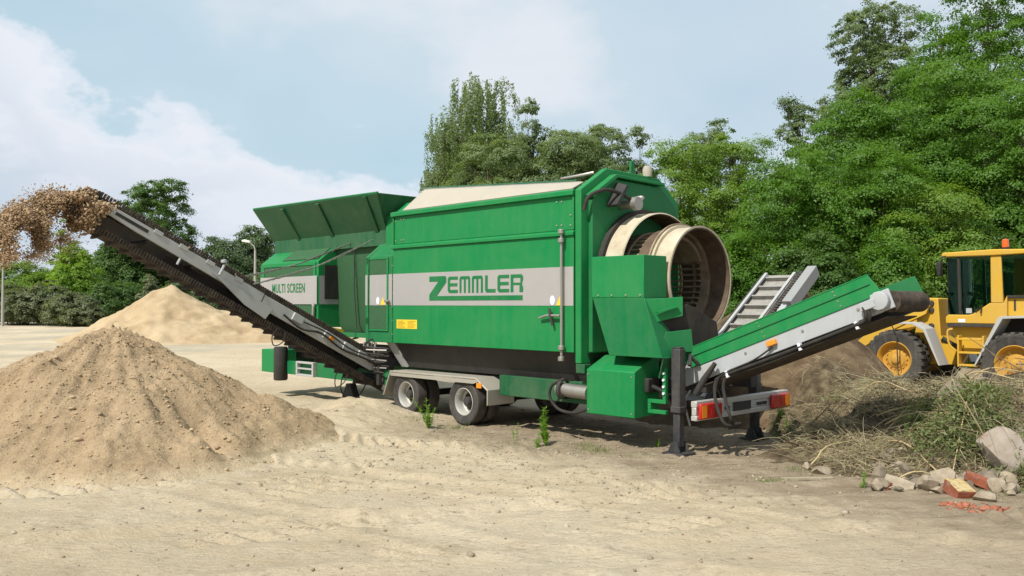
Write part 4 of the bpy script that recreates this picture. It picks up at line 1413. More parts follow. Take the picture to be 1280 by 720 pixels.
MB().sheet([(2.96, .5, 2.3), (2.96, .5, 3.24), (2.96, 2.0, 3.24), (2.96, 2.0, 2.3)], .012).build('rear_glass', M['glass'], cabo)
MB().box(2.48, 2.98, .45, 2.05, 2.24, 2.30).build('rear_shelf', M['black'], cabo, .01)
st_ = MB()
st_.box(1.75, 2.2, 1.0, 1.5, 1.95, 2.12)
st_.box(2.12, 2.27, 1.0, 1.5, 2.121, 2.85)
st_.box(1.9, 2.1, 1.15, 1.35, 1.701, 1.949)
st_.build('driver_seat', M['black'], cabo, .04)
MB().lathe([(.17, -.015), (.2, -.015), (.2, .015), (.17, .015)], (1.5, 1.25, 2.3), (.5, 0, 1), 20).build('steering_wheel', M['black'], cabo)
MB().tube([(1.3, 1.25, 1.7), (1.46, 1.25, 2.26)], .05, 8).build('steering_column', M['black'], cabo)
MB().box(1.57, 1.70, .44, .452, 1.88, 2.0).build('door_sticker', M['ltgrey'], cabo)
MB().tube([(1.80, .40, 1.93), (1.95, .38, 2.06), (1.92, .38, 1.88)], .018, 8).build('door_handle', M['black'], cabo)
MB().box(1.40, 1.56, .412, .419, 1.66, 1.74).build('door_plate', M['white'], cabo)
mr = MB().box(1.0, 1.1, .14, .32, 2.78, 3.12).build('mirror', M['black'], cabo, .03)
MB().tube([(1.05, .23, 3.1), (1.08, .3, 3.25), (1.15, .42, 3.27)], .015, 8).build('mirror_arm', M['black'], mr)
bc = MB().lathe([(.07, 0), (.085, .02), (.085, .06)], (2.30, .9, 3.386), (0, 0, 1), 16, closed=False).build('beacon_base', M['black'], ldr)
MB().lathe([(.078, .062), (.08, .10), (.072, .24), (.04, .26)], (2.30, .9, 3.386), (0, 0, 1), 16, closed=False).build('beacon', M['beacon'], bc)
# running boards, steps, fenders
MB().box(1.15, 2.2, .40, .62, 1.55, 1.628).build('running_board', M['darksteel'], ldr, .01)
sp = MB()
for zz in (.62, .92, 1.24):
    sp.box(1.48, 2.0, .20, .42, zz, zz + .045)
sp.box(1.44, 1.48, .22, .42, .60, 1.35)
sp.box(2.0, 2.04, .22, .42, .60, 1.35)
sp.build('steps', YL, ldr, .008)
MB().hose([(1.35, .2, 1.5), (1.25, .16, 1.45), (1.28, .16, 1.15), (1.40, .18, 1.0)], .022, 8).build('grab_rail', YL, ldr)


def fender(cx, a0, a1, r, y0, y1, mat, nm):
    n_ = 12
    arc = [(cx - r * math.cos(a0 + (a1 - a0) * k / n_), .725 + r * math.sin(a0 + (a1 - a0) * k / n_)) for k in range(n_ + 1)]
    inn = [(cx - (r - .03) * math.cos(a0 + (a1 - a0) * k / n_), .725 + (r - .03) * math.sin(a0 + (a1 - a0) * k / n_)) for k in range(n_ + 1)]
    return MB().prism(arc + inn[::-1], 'y', y0, y1).build(nm, mat, ldr, .005)


MB().prism([(1.88, .65), (1.92, .65), (2.52, 1.76), (3.4, 1.80), (3.4, 1.85), (2.48, 1.82), (2.42, 1.78)], 'y', .02, .62).build('rear_fender', M['grey'], ldr, .006)
MB().prism([(1.88, .65), (1.92, .65), (2.52, 1.76), (3.4, 1.80), (3.4, 1.85), (2.48, 1.82), (2.42, 1.78)], 'y', 1.88, 2.48).build('rear_fender', M['grey'], ldr, .006)
MB().prism([(1.93, .70), (2.52, 1.755), (3.3, 1.79), (3.3, .75), (2.2, .75)], 'y', .60, .618).build('wheel_well', M['black'], ldr)
for y0, y1 in ((.02, .56), (1.94, 2.48)):
    MB().prism([(.05, 1.60), (.45, 1.60), (.72, 1.46), (1.08, .62), (1.12, .62), (.78, 1.50), (.48, 1.65), (.05, 1.65)], 'y', y0, y1).build('front_fender', M['grey'], ldr, .006)
# front frame, lift arms and bucket
MB().prism([(-.5, .6), (-.4, 1.2), (.2, 1.35), (.32, 2.18), (.42, 2.26), (.78, 2.24), (.84, 1.30), (1.2, .95), (1.1, .60)], 'y', .78, 1.72).build('front_frame', YL, ldr, .02)
MB().hose([(.88, .75, 1.25), (1.2, .9, 1.05), (1.6, 1.0, 1.0)], .06, 10).build('joint_hose', M['darksteel'], ldr)
for zz in (1.55, 1.95, 2.12):
    MB().lathe([(.07, 0), (.07, .04), (.03, .05)], (.62, .78, zz), (0, -1, 0), 12, closed=False).build('pin', M['darksteel'], ldr)
for y0 in (.62, 1.72):
    MB().prism([(.62, 2.05), (.45, 2.16), (-.6, 1.62), (-1.5, .92), (-1.42, .72), (-.6, 1.28), (.55, 1.85)], 'y', y0, y0 + .14).build('lift_arm', YL, ldr, .015)
    MB().tube([(.3, y0 + .07, 1.15), (-.7, y0 + .07, 1.32)], .06, 12).build('lift_cylinder', M['steel'], ldr)
MB().tube([(.5, 1.25, 2.1), (-.7, 1.25, 1.85)], .07, 12).build('tilt_cylinder', M['steel'], ldr)
MB().box(.33, .46, .70, .78, 2.02, 2.12).build('frame_lamp', M['darksteel'], ldr, .02)
bk = MB()
bk.prism([(-1.42, .5), (-1.38, 1.25), (-1.5, 1.42), (-1.56, 1.42), (-1.46, 1.2), (-1.5, .55), (-1.62, .36), (-2.5, .30), (-2.5, .27), (-1.58, .30)], 'y', .0, 2.5)
bk.prism([(-1.45, .5), (-1.5, 1.4), (-2.45, .31), (-1.6, .31)], 'y', -.03, -.002)
bk.prism([(-1.45, .5), (-1.5, 1.4), (-2.45, .31), (-1.6, .31)], 'y', 2.502, 2.53)
bk.build('bucket', M['grey'], ldr, .01)
MB().tube([(-.10, -.05, 1.72), (.12, -.08, 1.35), (.16, -.08, .30)], .014, 6).build('hanging_strap', M['black'], ldr)


# ------------------------------------------------------------------ heaps on the right
def compost_h(x, y):
    dx = x - 5.35
    d = np.hypot(np.where(dx > 0, dx * 1.45, dx * .95), (y - 17.0))
    h = 2.62 - .74 * d
    h = np.log(np.exp(5 * h) + 1e-9) / 5
    h = np.minimum(h, 2.56 - .12 * d)
    return h + sstep(-.1, .5, h) * (.10 * fbm(x, y, 1.2, 4, 51) + .03 * fbm(x, y, 6, 3, 53)) - .05


tag(heap('compost_heap', 5.85, 17.0, 3.9, 3.9, compost_h, .06, M['compost']), 'brown earth heap under the head of the cleated far conveyor', 'compost heap')


def hay_h(x, y):
    wx, wy = x + .35 * fbm(x, y, .8, 3, 67), y + .35 * fbm(x, y, .8, 3, 68)

    def g(cx, cy, h, rx, ry, p=1.5):
        return h * np.exp(-(((wx - cx) / rx) ** 2 + ((wy - cy) / ry) ** 2) ** (p / 2) * 1.15)

    def c(cx, cy, h, rx, ry):
        d = np.sqrt(((wx - cx) / rx) ** 2 + ((wy - cy) / ry) ** 2)
        return h * (1.12 - np.sqrt(d * d + .03))
    L = [c(6.75, 11.35, 1.34, 2.0, 1.6), c(8.6, 11.6, 1.15, 2.2, 1.9), c(5.25, 14.3, 1.25, 1.3, 1.7), c(4.85, 11.3, .62, 1.35, 1.2),
         c(5.8, 10.9, .85, 1.5, 1.4), c(7.8, 10.7, .95, 1.6, 1.5), c(5.6, 12.7, .95, 1.3, 1.6)]
    k = 7.0
    h = np.log(sum(np.exp(k * q) for q in L) + 1.0) / k - .02
    return h * (1 + .25 * fbm(x, y, 1.3, 3, 61)) + sstep(.04, .3, h) * (.26 * fbm(x, y, 2.4, 3, 63) + .10 * fbm(x, y, 7, 2, 66)) - .08


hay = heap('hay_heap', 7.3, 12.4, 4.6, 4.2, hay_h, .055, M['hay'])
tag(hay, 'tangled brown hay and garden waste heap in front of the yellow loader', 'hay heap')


def on_hay(x, y):
    return np.maximum(hay_h(x, y), ground_h(x, y))


def strands(name, x, y, z, length, rad, mat, lift=.08, seg=4, cam_bias=0.0, drop=.5, rr=None):
    """thin three-sided bent stalks laid over a surface"""
    r = rr or np.random.default_rng(len(x))
    n_ = len(x)
    ang = r.uniform(0, 6.28, n_)
    pit = r.normal(.12, .38, n_)
    d = np.stack([np.cos(ang) * np.cos(pit), np.sin(ang) * np.cos(pit), np.sin(pit)], 1)
    bend = r.normal(0, .55, (n_, 3))
    bend[:, 2] -= drop
    V = []
    p = np.stack([x, y, z + r.random(n_) * lift], 1)
    step = (length / seg)[:, None]
    for k in range(seg + 1):
        tfr = k / seg
        dd = d + bend * tfr
        dd /= np.linalg.norm(dd, axis=1, keepdims=True)
        s1 = np.cross(dd, np.array([.3, .2, 1.0]))
        s1 /= np.linalg.norm(s1, axis=1, keepdims=True) + 1e-6
        s2 = np.cross(dd, s1)
        rd = (rad * (1 - .55 * tfr))[:, None]
        for a_ in (0, 2.094, 4.189):
            V.append(p + (s1 * math.cos(a_) + s2 * math.sin(a_)) * rd)
        p = p + dd * step
    V = np.stack(V, 1)                                    # n, (seg+1)*3, 3
    f = []
    for k in range(seg):
        for j in range(3):
            j2 = (j + 1) % 3
            f.append((k * 3 + j, k * 3 + j2, (k + 1) * 3 + j2, (k + 1) * 3 + j))
    f = np.array(f)
    F = (f[None] + (np.arange(n_) * (seg + 1) * 3)[:, None, None]).reshape(-1, 4)
    return np_mesh(name, V.reshape(-1, 3), F, mat)


def hay_points(n_, cx, cy, sx, sy, thr=.06):
    x = rng.normal(cx, sx, n_)
    y = rng.normal(cy, sy, n_)
    h = hay_h(x, y)
    k = h > thr
    return x[k], y[k], h[k]


xs, ys, zs = [np.concatenate(q) for q in zip(hay_points(24000, 6.8, 11.2, 1.7, 1.3), hay_points(1600, 5.3, 13.6, .7, 1.2), hay_points(4500, 5.2, 10.8, .8, .7, .0))]
kp = fbm(xs, ys, 2.1, 3, 91) + rng.normal(0, .12, len(xs)) > -.10
xs, ys, zs = xs[kp], ys[kp], zs[kp]
xs, ys, zs = [np.concatenate([q, q + rng.normal(0, .05, len(q)) if i_ < 2 else q]) for i_, q in enumerate((xs, ys, zs))]
n_ = len(xs)
tag(strands('loose_hay', xs, ys, zs - .02, np.where(rng.random(n_) < .84, rng.uniform(.05, .24, n_), rng.gamma(4, .07, n_) + .12), rng.uniform(.0016, .0048, n_), M['straw'], .10), 'loose dry hay and straw strands covering the heap', None, None, 'stuff')


def leaves(P, D, Nn, L, W):
    """rhombus leaves: centre P, direction D, normal Nn"""
    S2 = np.cross(D, Nn)
    S2 /= np.linalg.norm(S2, axis=1, keepdims=True) + 1e-9
    L, W = L[:, None], W[:, None]
    fold = np.cross(S2, D) * W * .25
    V = np.stack([P - D * L * .5, P + S2 * W * .5 + fold - D * L * .06, P + D * L * .5, P - S2 * W * .5 + fold - D * L * .06], 1)
    F = np.arange(len(P) * 4).reshape(-1, 4)
    return V.reshape(-1, 3), F


def rand_dirs(n_, r, up=0.0):
    d = r.normal(0, 1, (n_, 3))
    d[:, 2] += up
    return d / (np.linalg.norm(d, axis=1, keepdims=True) + 1e-9)


# wilted foliage on the upper part of the heap, in clumps
cx_, cy_, cz_ = hay_points(6500, 6.6, 10.9, 1.6, .9, .08)
m_ = (fbm(cx_, cy_, .9, 2, 90) > -.02)
cx_, cy_, cz_ = cx_[m_], cy_[m_], cz_[m_]
rep = 26
P_ = np.repeat(np.stack([cx_, cy_, cz_ + .03], 1), rep, 0) + rng.normal(0, 1, (len(cx_) * rep, 3)) * np.array([.12, .12, .06])
k_ = len(P_)
V_, F_ = leaves(P_, rand_dirs(k_, rng), rand_dirs(k_, rng, .8), rng.uniform(.04, .11, k_), rng.uniform(.012, .035, k_))
tag(np_mesh('wilted_foliage', V_, F_, M['wiltleaf']), 'grey-green wilted weeds and leaves tangled over the hay heap', None, None, 'stuff')

xs, ys, zs = hay_points(260, 6.6, 10.9, 1.5, 1.0, .02)
tag(strands('dead_branches', xs, ys, zs, rng.uniform(.25, 1.0, len(xs)), rng.uniform(.004, .014, len(xs)), M['branch'], .18, drop=.12), 'dead twigs and small branches sticking out of the hay heap', None, None, 'stuff')
# long pale stalks
stalk_px = [((1095, 490), (1255, 500), 11.6, 10.6), ((1105, 505), (1215, 535), 11.3, 10.4), ((1190, 475), (1205, 535), 11.6, 10.5), ((1200, 478), (1270, 530), 11.7, 11.0),
            ((1110, 520), (1175, 560), 10.9, 10.0), ((1120, 590), (1185, 560), 9.75, 9.7), ((1080, 505), (1140, 470), 12.5, 12.0), ((1165, 500), (1240, 465), 11.3, 12.0),
            ((1015, 560), (1065, 540), 10.6, 11.2), ((1215, 470), (1275, 500), 11.9, 11.5), ((1130, 500), (1150, 548), 11.1, 10.3), ((1225, 490), (1190, 560), 11.2, 9.9)]
for k, (a_, b_, Ya, Yb) in enumerate(stalk_px):
    p0, p1 = at(*a_, Ya), at(*b_, Yb)
    for p in (p0, p1):
        p.z = float(on_hay(np.array([p.x]), np.array([p.y]))[0]) + random.uniform(.05, .13)
    mid_ = (p0 + p1) / 2
    mid_.z = max(mid_.z, float(on_hay(np.array([mid_.x]), np.array([mid_.y]))[0])) + .10
    pts = [p0.lerp(mid_, t_ / 4) + Vector((random.uniform(-.02, .02), 0, .04 * math.sin(t_ / 4 * 3.1))) for t_ in range(4)] + [mid_.lerp(p1, t_ / 4) for t_ in range(5)]
    o_ = MB().tube(pts, [random.uniform(.009, .014) * (1 - .05 * q) for q in range(len(pts))], 6).build('dry_stalk', M['stalk'])
    tag(o_, 'long pale dry stalk lying across the hay heap', 'stalk', 'long pale stalks on the hay heap')


# rubble
def rock(name, x, y, size, mat, rz=0, sink=.3, seed=0, jag=.28, dz=0.0, sub=2):
    bm = bmesh.new()
    bmesh.ops.create_icosphere(bm, subdivisions=sub, radius=.5)
    r = random.Random(seed)
    off = [Vector((r.uniform(-1, 1), r.uniform(-1, 1), r.uniform(-1, 1))).normalized() * r.uniform(.20, .36) for _ in range(11)]
    for v in bm.verts:
        for o in off:                                     # cut facets
            nn = o.normalized()
            dd = v.co.dot(nn) - o.length
            if dd > 0: v.co -= nn * dd * .92
        v.co *= 1 + r.uniform(-.03, .03)
        v.co.x *= size[0] / .8
        v.co.y *= size[1] / .8
        v.co.z *= size[2] / .8
    me = bpy.data.meshes.new(name)
    bm.to_mesh(me)
    bm.free()
    me.shade_smooth()
    me.set_sharp_from_angle(angle=R(26))
    me.materials.append(mat)
    o = bpy.data.objects.new(name, me)
    COL.objects.link(o)
    o.location = (x, y, max(gh(x, y), float(hay_h(np.array([x]), np.array([y]))[0]) * .85) + size[2] * (.5 - sink) + dz)
    o.rotation_euler = (r.uniform(-.15, .15), r.uniform(-.15, .15), rz)
    return o


def gpx(px, py):
    d = ray(px, py)
    t_ = -EYE / d.z
    return d.x * t_, d.y * t_


def rock_px(name, px, py, wpx, hpx, mat, label, cat, seed, rz=0, dep=.9, group=None, dz=0.0, sink=.18):
    x, y = gpx(px, py)
    w_, h_ = wpx / FPX * y, hpx / FPX * y
    return tag(rock(name, x, y + w_ * dep * .3, (w_, w_ * dep, h_ * 1.15), mat, rz, sink, seed, dz=dz), label, cat, group)


rock_px('concrete_chunk', 1270, 606, 66, 60, M['boulder'], 'big grey-pink concrete chunk at the right end of the rubble', 'rubble', 3, .4)
rock_px('rock', 1205, 585, 46, 34, M['stone_dk'], 'large dark slab-like rock half under the weeds left of the big concrete chunk', 'rock', 5, .2, dz=.02)
rock_px('rock', 1180, 612, 34, 30, M['stone'], 'pale pointed rock leaning in the middle of the rubble', 'rock', 8, .6)
rock_px('rock', 1232, 627, 28, 14, M['stone'], 'smooth oval grey stone right of the mortar-coated brick', 'rock', 11)
rock_px('rock', 1174, 618, 18, 9, M['stone'], 'small flat pale stone at the very front of the rubble', 'rock', 13)
rock_px('rock', 1240, 608, 30, 20, M['stone_dk'], 'dark rounded stone below the big concrete chunk', 'rock', 17)
rock_px('rock', 1028, 592, 26, 11, M['stone'], 'low flat pale stone at the left foot of the hay', 'rock', 19, .3)
rock_px('rock', 1011, 587, 11, 10, M['stone'], 'small round stone at the far left end of the rubble', 'rock', 23)
rock_px('rock', 1135, 600, 16, 18, M['stone_dk'], 'upright dark stone behind the tilted pale slab', 'rock', 29)
rock_px('rock', 1100, 602, 22, 16, M['stone_dk'], 'dark grey stone behind the half buried red brick', 'rock', 31)
rk = random.Random(4)
for k in range(85):
    px = rk.uniform(1085, 1280)
    py = rk.uniform(584, 618) + (px - 1100) * .03
    s_ = rk.choice((6, 8, 10, 12, 15, 20, 24)) * rk.uniform(.8, 1.15)
    rock_px('rubble_stone', px, py, s_, s_ * .7, rk.choice([M['stone'], M['stone_dk'], M['boulder']]), 'small loose stone among the rubble along the foot of the hay heap', 'stone', 100 + k, rk.uniform(0, 3), group='small loose rubble stones')


def brick(name, px, py, dims, rot, mat, label, dz=0.0):
    x, y = gpx(px, py)
    o = MB().box(-dims[0] / 2, dims[0] / 2, -dims[1] / 2, dims[1] / 2, 0, dims[2]).build(name, mat)
    bm = bmesh.new()
    bm.from_mesh(o.data)
    bmesh.ops.subdivide_edges(bm, edges=bm.edges, cuts=3, use_grid_fill=True)
    r = random.Random(px)
    for v in bm.verts:
        v.co += Vector((r.uniform(-1, 1), r.uniform(-1, 1), r.uniform(-1, 1))) * .006
    bm.to_mesh(o.data)
    bm.free()
    o.location = (x, y + dims[1] / 2, gh(x, y) + dz)
    o.rotation_euler = rot
    return tag(o, label, 'brick')


b1 = brick('brick', 1205, 623, (.20, .26, .12), (.35, .05, .1), M['brick'], 'red brick with a yellow mortar-coated top, front middle of the rubble')
MB().box(-.098, .098, -.125, .125, .121, .132).build('mortar_layer', M['plaster'], b1, .004)
brick('brick', 1106, 611, (.17, .12, .09), (.1, -.2, .3), M['brick'], 'half buried red brick at the left front of the rubble')
brick('brick', 1225, 612, (.26, .13, .08), (.1, .35, -.5), M['brick'], 'orange-red brick tilted behind the oval grey stone', .05)
brick('brick', 1238, 575, (.22, .14, .12), (.3, .2, -.4), M['brick'], 'red brick lodged high between the weeds and the big concrete chunk', .28)
brick('slab', 1128, 612, (.30, .20, .04), (.55, .25, -.5), M['stone'], 'thin pale slab tilted towards the yard at the rubble front', .03)['category'] = 'slab'
x_, y_ = gpx(1010, 599)
pk = MB().box(-.30, .30, -.03, .03, 0, .022).build('plank', M['plank'])
pk.location = (x_, y_, gh(x_, y_) + .01)
pk.rotation_euler = (0, 0, .05)
tag(pk, 'short weathered plank lying flat left of the rubble', 'plank')
c_ = 330
xb, yb = [], []
for k in range(c_):
    px, py = (random.gauss(1200, 10), random.gauss(632, 1.6)) if k % 2 else (random.gauss(1238, 11), random.gauss(637, 1.8))
    a_, b_ = gpx(px, py)
    xb.append(a_)
    yb.append(b_)
xb, yb = np.array(xb), np.array(yb)
tag(lumps('brick_crumbs', np.stack([xb, yb, ground_h(xb, yb) + .004], 1), rng.gamma(1.6, .007, c_) + .003, M['brickdust'], .5), 'orange crushed brick crumbs on the ground in front of the rubble', None, None, 'stuff')


# ------------------------------------------------------------------ weeds and grass
def weed(px, py, hpx, label, nst=4, seed=0, mat='weed', Y=None, spread=.5):
    r = np.random.default_rng(seed)
    x, y = gpx(px, py)
    H = hpx / FPX * y
    root = empty('weed', (x, y, gh(x, y) - .01))
    tag(root, label, 'weed')
    stm = MB()
    P, D, N, L, W = [], [], [], [], []
    for s in range(nst):
        a_ = r.uniform(0, 6.28)
        hh = H * r.uniform(.4, 1.0) if s else H
        lean = r.uniform(.05, .35) * hh * spread
        pts = [Vector((.02 * math.cos(a_) + lean * math.cos(a_) * (k / 5) ** 1.4, .02 * math.sin(a_) + lean * math.sin(a_) * (k / 5) ** 1.4, hh * k / 5)) for k in range(6)]
        stm.tube(pts, [.006 * (1 - .13 * k) for k in range(6)], 5)
        nl = int(40 * hh / .4)
        for q in range(nl):
            f = r.uniform(.12, 1)
            i = min(4, int(f * 5))
            p = pts[i].lerp(pts[i + 1], f * 5 - i)
            b = q * 2.4 + r.normal(0, .3)
            d = Vector((math.cos(b), math.sin(b), r.uniform(.2, .9))).normalized()
            ll = r.uniform(.6, 1) * (.10 * (1.15 - .6 * f)) * (H / .4) ** .5
            P.append(p + d * ll * .5)
            D.append(d)
            N.append((d.cross(Vector((-math.sin(b), math.cos(b), 0)))).normalized())
            L.append(ll)
            W.append(ll * .26)
    stm.build('stem', M[mat], root)
    V, F = leaves(np.array(P), np.array(D), np.array(N), np.array(L), np.array(W))
    np_mesh('leaves', V, F, M[mat], root)


weed(536, 536, 38, 'bright green leafy weed in front of the gap between the trailer wheels', 8, 1, spread=1.5)
weed(683, 556, 48, 'tall spiky green weed standing alone before the black trough', 7, 2, spread=.6)
weed(672, 557, 22, 'low green weed at the foot of the tall spiky weed', 5, 3)
weed(644, 549, 20, 'thin single-stemmed weed right of the rear trailer wheel', 2, 4)
weed(822, 558, 12, 'small green weed left of the near black support leg', 4, 5)
weed(977, 541, 38, 'thin green weed right of the far black support leg', 4, 6, spread=.4)
weed(985, 545, 22, 'small green weed by the edge of the brown heap', 4, 7)
weed(1150, 585, 40, 'fresh green grassy plant rising from the rubble', 6, 8)
weed(1078, 606, 20, 'small green weed at the left corner of the rubble', 4, 9)
weed(760, 512, 16, 'small weed in the shade under the control box', 3, 10)


def grass_patch(spots, name, label):
    P, D, N, L, W = [], [], [], [], []
    for (px, py, wpx, cnt, hh) in spots:
        x, y = gpx(px, py)
        w_ = wpx / FPX * y
        for _ in range(cnt):
            a_, b_ = x + random.gauss(0, w_ * .4), y + random.gauss(0, w_ * .4)
            d = Vector((random.gauss(0, .45), random.gauss(0, .45), 1)).normalized()
            l_ = random.uniform(.5, 1.2) * hh
            P.append((a_, b_, gh(a_, b_) + l_ * .42))
            D.append(d)
            N.append(Vector((random.gauss(0, 1), random.gauss(0, 1), .1)).normalized())
            L.append(l_)
            W.append(.006)
    V, F = leaves(np.array(P), np.array([list(q) for q in D]), np.array([list(q) for q in N]), np.array(L), np.array(W))
    return tag(np_mesh(name, V, F, M['grass']), label, None, None, 'stuff')


grass_patch([(570, 535, 30, 110, .09), (745, 567, 34, 130, .09), (730, 560, 20, 60, .08), (925, 512, 60, 200, .10), (870, 545, 40, 60, .06), (960, 603, 36, 110, .05),
             (1000, 590, 30, 70, .07), (1240, 620, 50, 90, .06), (640, 556, 30, 50, .06), (975, 548, 24, 80, .1), (790, 575, 40, 50, .05), (1270, 615, 30, 90, .07), (520, 530, 18, 40, .07)],
            'sparse_grass', 'sparse short grass tufts on the dirt around the machine')


# ------------------------------------------------------------------ trees and bushes
def crown_leaves(r, lobes, ncl, per, L, W, clr, droop=0.0, up=1.0, flat=.48, inner=.62):
    vol = np.array([l[3] * l[4] * l[5] for l in lobes]) ** .75
    idx = r.choice(len(lobes), ncl, p=vol / vol.sum())
    lb = np.array(lobes)[idx]
    d = r.normal(0, 1, (ncl, 3))
    d /= np.linalg.norm(d, axis=1, keepdims=True)
    rad = inner + (1.04 - inner) * r.random(ncl) ** .6
    C = lb[:, :3] + d * lb[:, 3:] * rad[:, None]
    n_ = ncl * per
    off = r.normal(0, 1, (n_, 3))
    off *= (r.random(n_) ** .45 / (np.linalg.norm(off, axis=1) + 1e-6))[:, None]
    off *= (np.repeat(r.uniform(.5, 1.25, ncl), per) * clr * 1.9)[:, None] * np.array([1, 1, flat])
    # ragged sprays: pull leaves together into twigs
    tw = np.floor(np.arange(n_) / 9).astype(int)
    tc = off[np.minimum(tw * 9, n_ - 1)]
    off = off * .55 + tc * .52
    if droop:
        q = r.random(n_)
        off[:, :2] *= .30
        off[:, 2] = -q * droop * np.repeat(r.uniform(.4, 1.2, ncl), per)
    dn = np.repeat(d, per, 0)
    off[:, 2] -= .35 * (off[:, 0] * dn[:, 0] + off[:, 1] * dn[:, 1]) if not droop else 0
    P = np.repeat(C, per, 0) + off
    D = rand_dirs(n_, r, -1.6 if droop else -.25)
    out = off / (np.linalg.norm(off, axis=1, keepdims=True) + 1e-6) * .55 + np.repeat(d, per, 0) * .75
    N = out + r.normal(0, .38, (n_, 3))
    N[:, 2] += .45 * up
    N /= np.linalg.norm(N, axis=1, keepdims=True) + 1e-9
    D = np.cross(N, np.cross(D, N))
    D /= np.linalg.norm(D, axis=1, keepdims=True) + 1e-9
    V, F = leaves(P, D, N, r.uniform(.7, 1.3, n_) * L, r.uniform(.7, 1.3, n_) * W)
    return V, F, C


def trunk_mesh(r, H, base_r, lobes, lean=(0, 0)):
    mb = MB()
    top = H * .9
    pts = [Vector((lean[0] * (k / 6) ** 1.5 + r.normal(0, .03) * k * .4, lean[1] * (k / 6) ** 1.5 + r.normal(0, .03) * k * .4, top * k / 6 - .15)) for k in range(7)]
    mb.tube(pts, [base_r * (1 - .145 * k) for k in range(7)], 8)
    for l in lobes:
        c = Vector(l[:3])
        f = min(.85, max(.12, (c.z - l[5] * .9) / top))
        i = min(5, int(f * 6))
        p = pts[i].lerp(pts[i + 1], f * 6 - i)
        for _ in range(3):
            e = c + Vector((r.uniform(-.6, .6) * l[3], r.uniform(-.6, .6) * l[4], r.uniform(-.2, .7) * l[5]))
            m_ = p.lerp(e, .5) + Vector((0, 0, -.06 * (e - p).length))
            rr = base_r * (1 - .8 * f) * .42
            mb.tube([p, m_, e], [rr, rr * .65, rr * .2], 5)
    return mb


def plant(name, label, cat, px, top_py, w_px, Y, mat, shape='round', dens=1.0, leaf=.16, group=None, base_z=None, seed=0, droop=0.0, bark='bark', nl=7, lowest=.12, clr=.40, per=14, aspect=.38, inner=.74):
    """a tree or shrub whose crown spans w_px and tops out at top_py when it stands Y metres away"""
    r = np.random.default_rng(seed + int(px) * 3)
    tp_ = at(px, top_py, Y)
    x = tp_.x
    bz = gh(x, Y) if base_z is None else base_z
    H = tp_.z - bz
    Wd = w_px / FPX * Y
    root = empty(name, (x, Y, bz))
    tag(root, label, cat, group)
    lobes = []
    if shape == 'round':
        nl = int(nl * 1.5)
        for k in range(nl):
            f = (k + .5) / nl
            prof_ = math.sqrt(max(.12, 1 - ((f - .42) / .64) ** 2))
            rr = Wd * .5 * prof_
            a_ = k * 2.4 + r.uniform(-.5, .5)
            lr = rr * r.uniform(.36, .58)
            off = (rr - lr) * r.uniform(.5, 1.1)
            lz = lr * r.uniform(.62, .85)
            zc = H * (lowest + .10 + (.90 - lowest) * f) + r.normal(0, .02 * H)
            lobes.append((off * math.cos(a_), off * math.sin(a_), min(zc, H - lz * .95), lr, lr, lz))
    elif shape == 'tall':
        for k in range(nl):
            f = k / max(1, nl - 1)
            prof_ = .62 + .38 * math.sin(math.pi * min(1, f / .9)) if f < .62 else math.sqrt(max(.1, 1 - ((f - .5) / .58) ** 2))
            rr = Wd * .5 * prof_
            a_ = k * 2.4 + r.uniform(-.5, .5)
            lr = min(rr * r.uniform(.34, .56), H * .13)
            off = (rr - lr) * r.uniform(.55, 1.08)
            lz = lr * r.uniform(.8, 1.35)
            zc = H * (lowest + .06 + (.93 - lowest) * f) - lz * (.5 + .5 * f)
            lobes.append((off * math.cos(a_), off * math.sin(a_), zc + r.normal(0, .02 * H), lr, lr, lz))
            if k % 3 == 0:
                lobes.append((off * .3 * math.cos(a_ + 2), off * .3 * math.sin(a_ + 2), zc, lr * 1.1, lr * 1.1, lz))
    elif shape == 'shrub':
        for k in range(nl):
            a_ = r.uniform(0, 6.28)
            off = Wd * .5 * r.uniform(.1, .62)
            hh = H * r.uniform(.55, 1.0) * (1 - .35 * (off / (Wd * .5)) ** 2)
            lobes.append((off * math.cos(a_), off * math.sin(a_), hh * .55, Wd * .5 * r.uniform(.3, .45), Wd * .5 * r.uniform(.3, .45), hh * .46))
        lobes.append((0, 0, H * .58, Wd * .2, Wd * .2, H * .42))
    elif shape == 'spire':
        for k in range(nl):
            f = k / max(1, nl - 1)
            lobes.append((r.normal(0, .05 * Wd), r.normal(0, .05 * Wd), H * (.12 + .8 * f), Wd * .5 * (1 - .8 * f), Wd * .5 * (1 - .8 * f), H * .09))
    area = sum(l[3] * l[5] for l in lobes) * math.pi
    leaf *= .64
    fine_ = mat not in ('acacia', 'willow')
    per = int(per * (3.2 if droop else 5.5 if fine_ else 10))
    clr *= 1.45 if Y > 78 else 1.0
    clr *= (.95 if droop else .66 if fine_ else .9)
    ncl = int(max(60, area * dens * (5.6 if fine_ else 4.8) / (leaf * leaf * .45 * per)))
    ncl = min(ncl, int(150000 / per))
    V, F, C = crown_leaves(r, lobes, ncl, per, leaf, leaf * .58, clr, droop, inner=inner)
    np_mesh('crown', V, F, LEAF[mat], root)
    trunk_mesh(r, H, max(.05, H * .014), lobes).build('trunk', M[bark], root)
    return root


TG = 'trees beyond the yard'
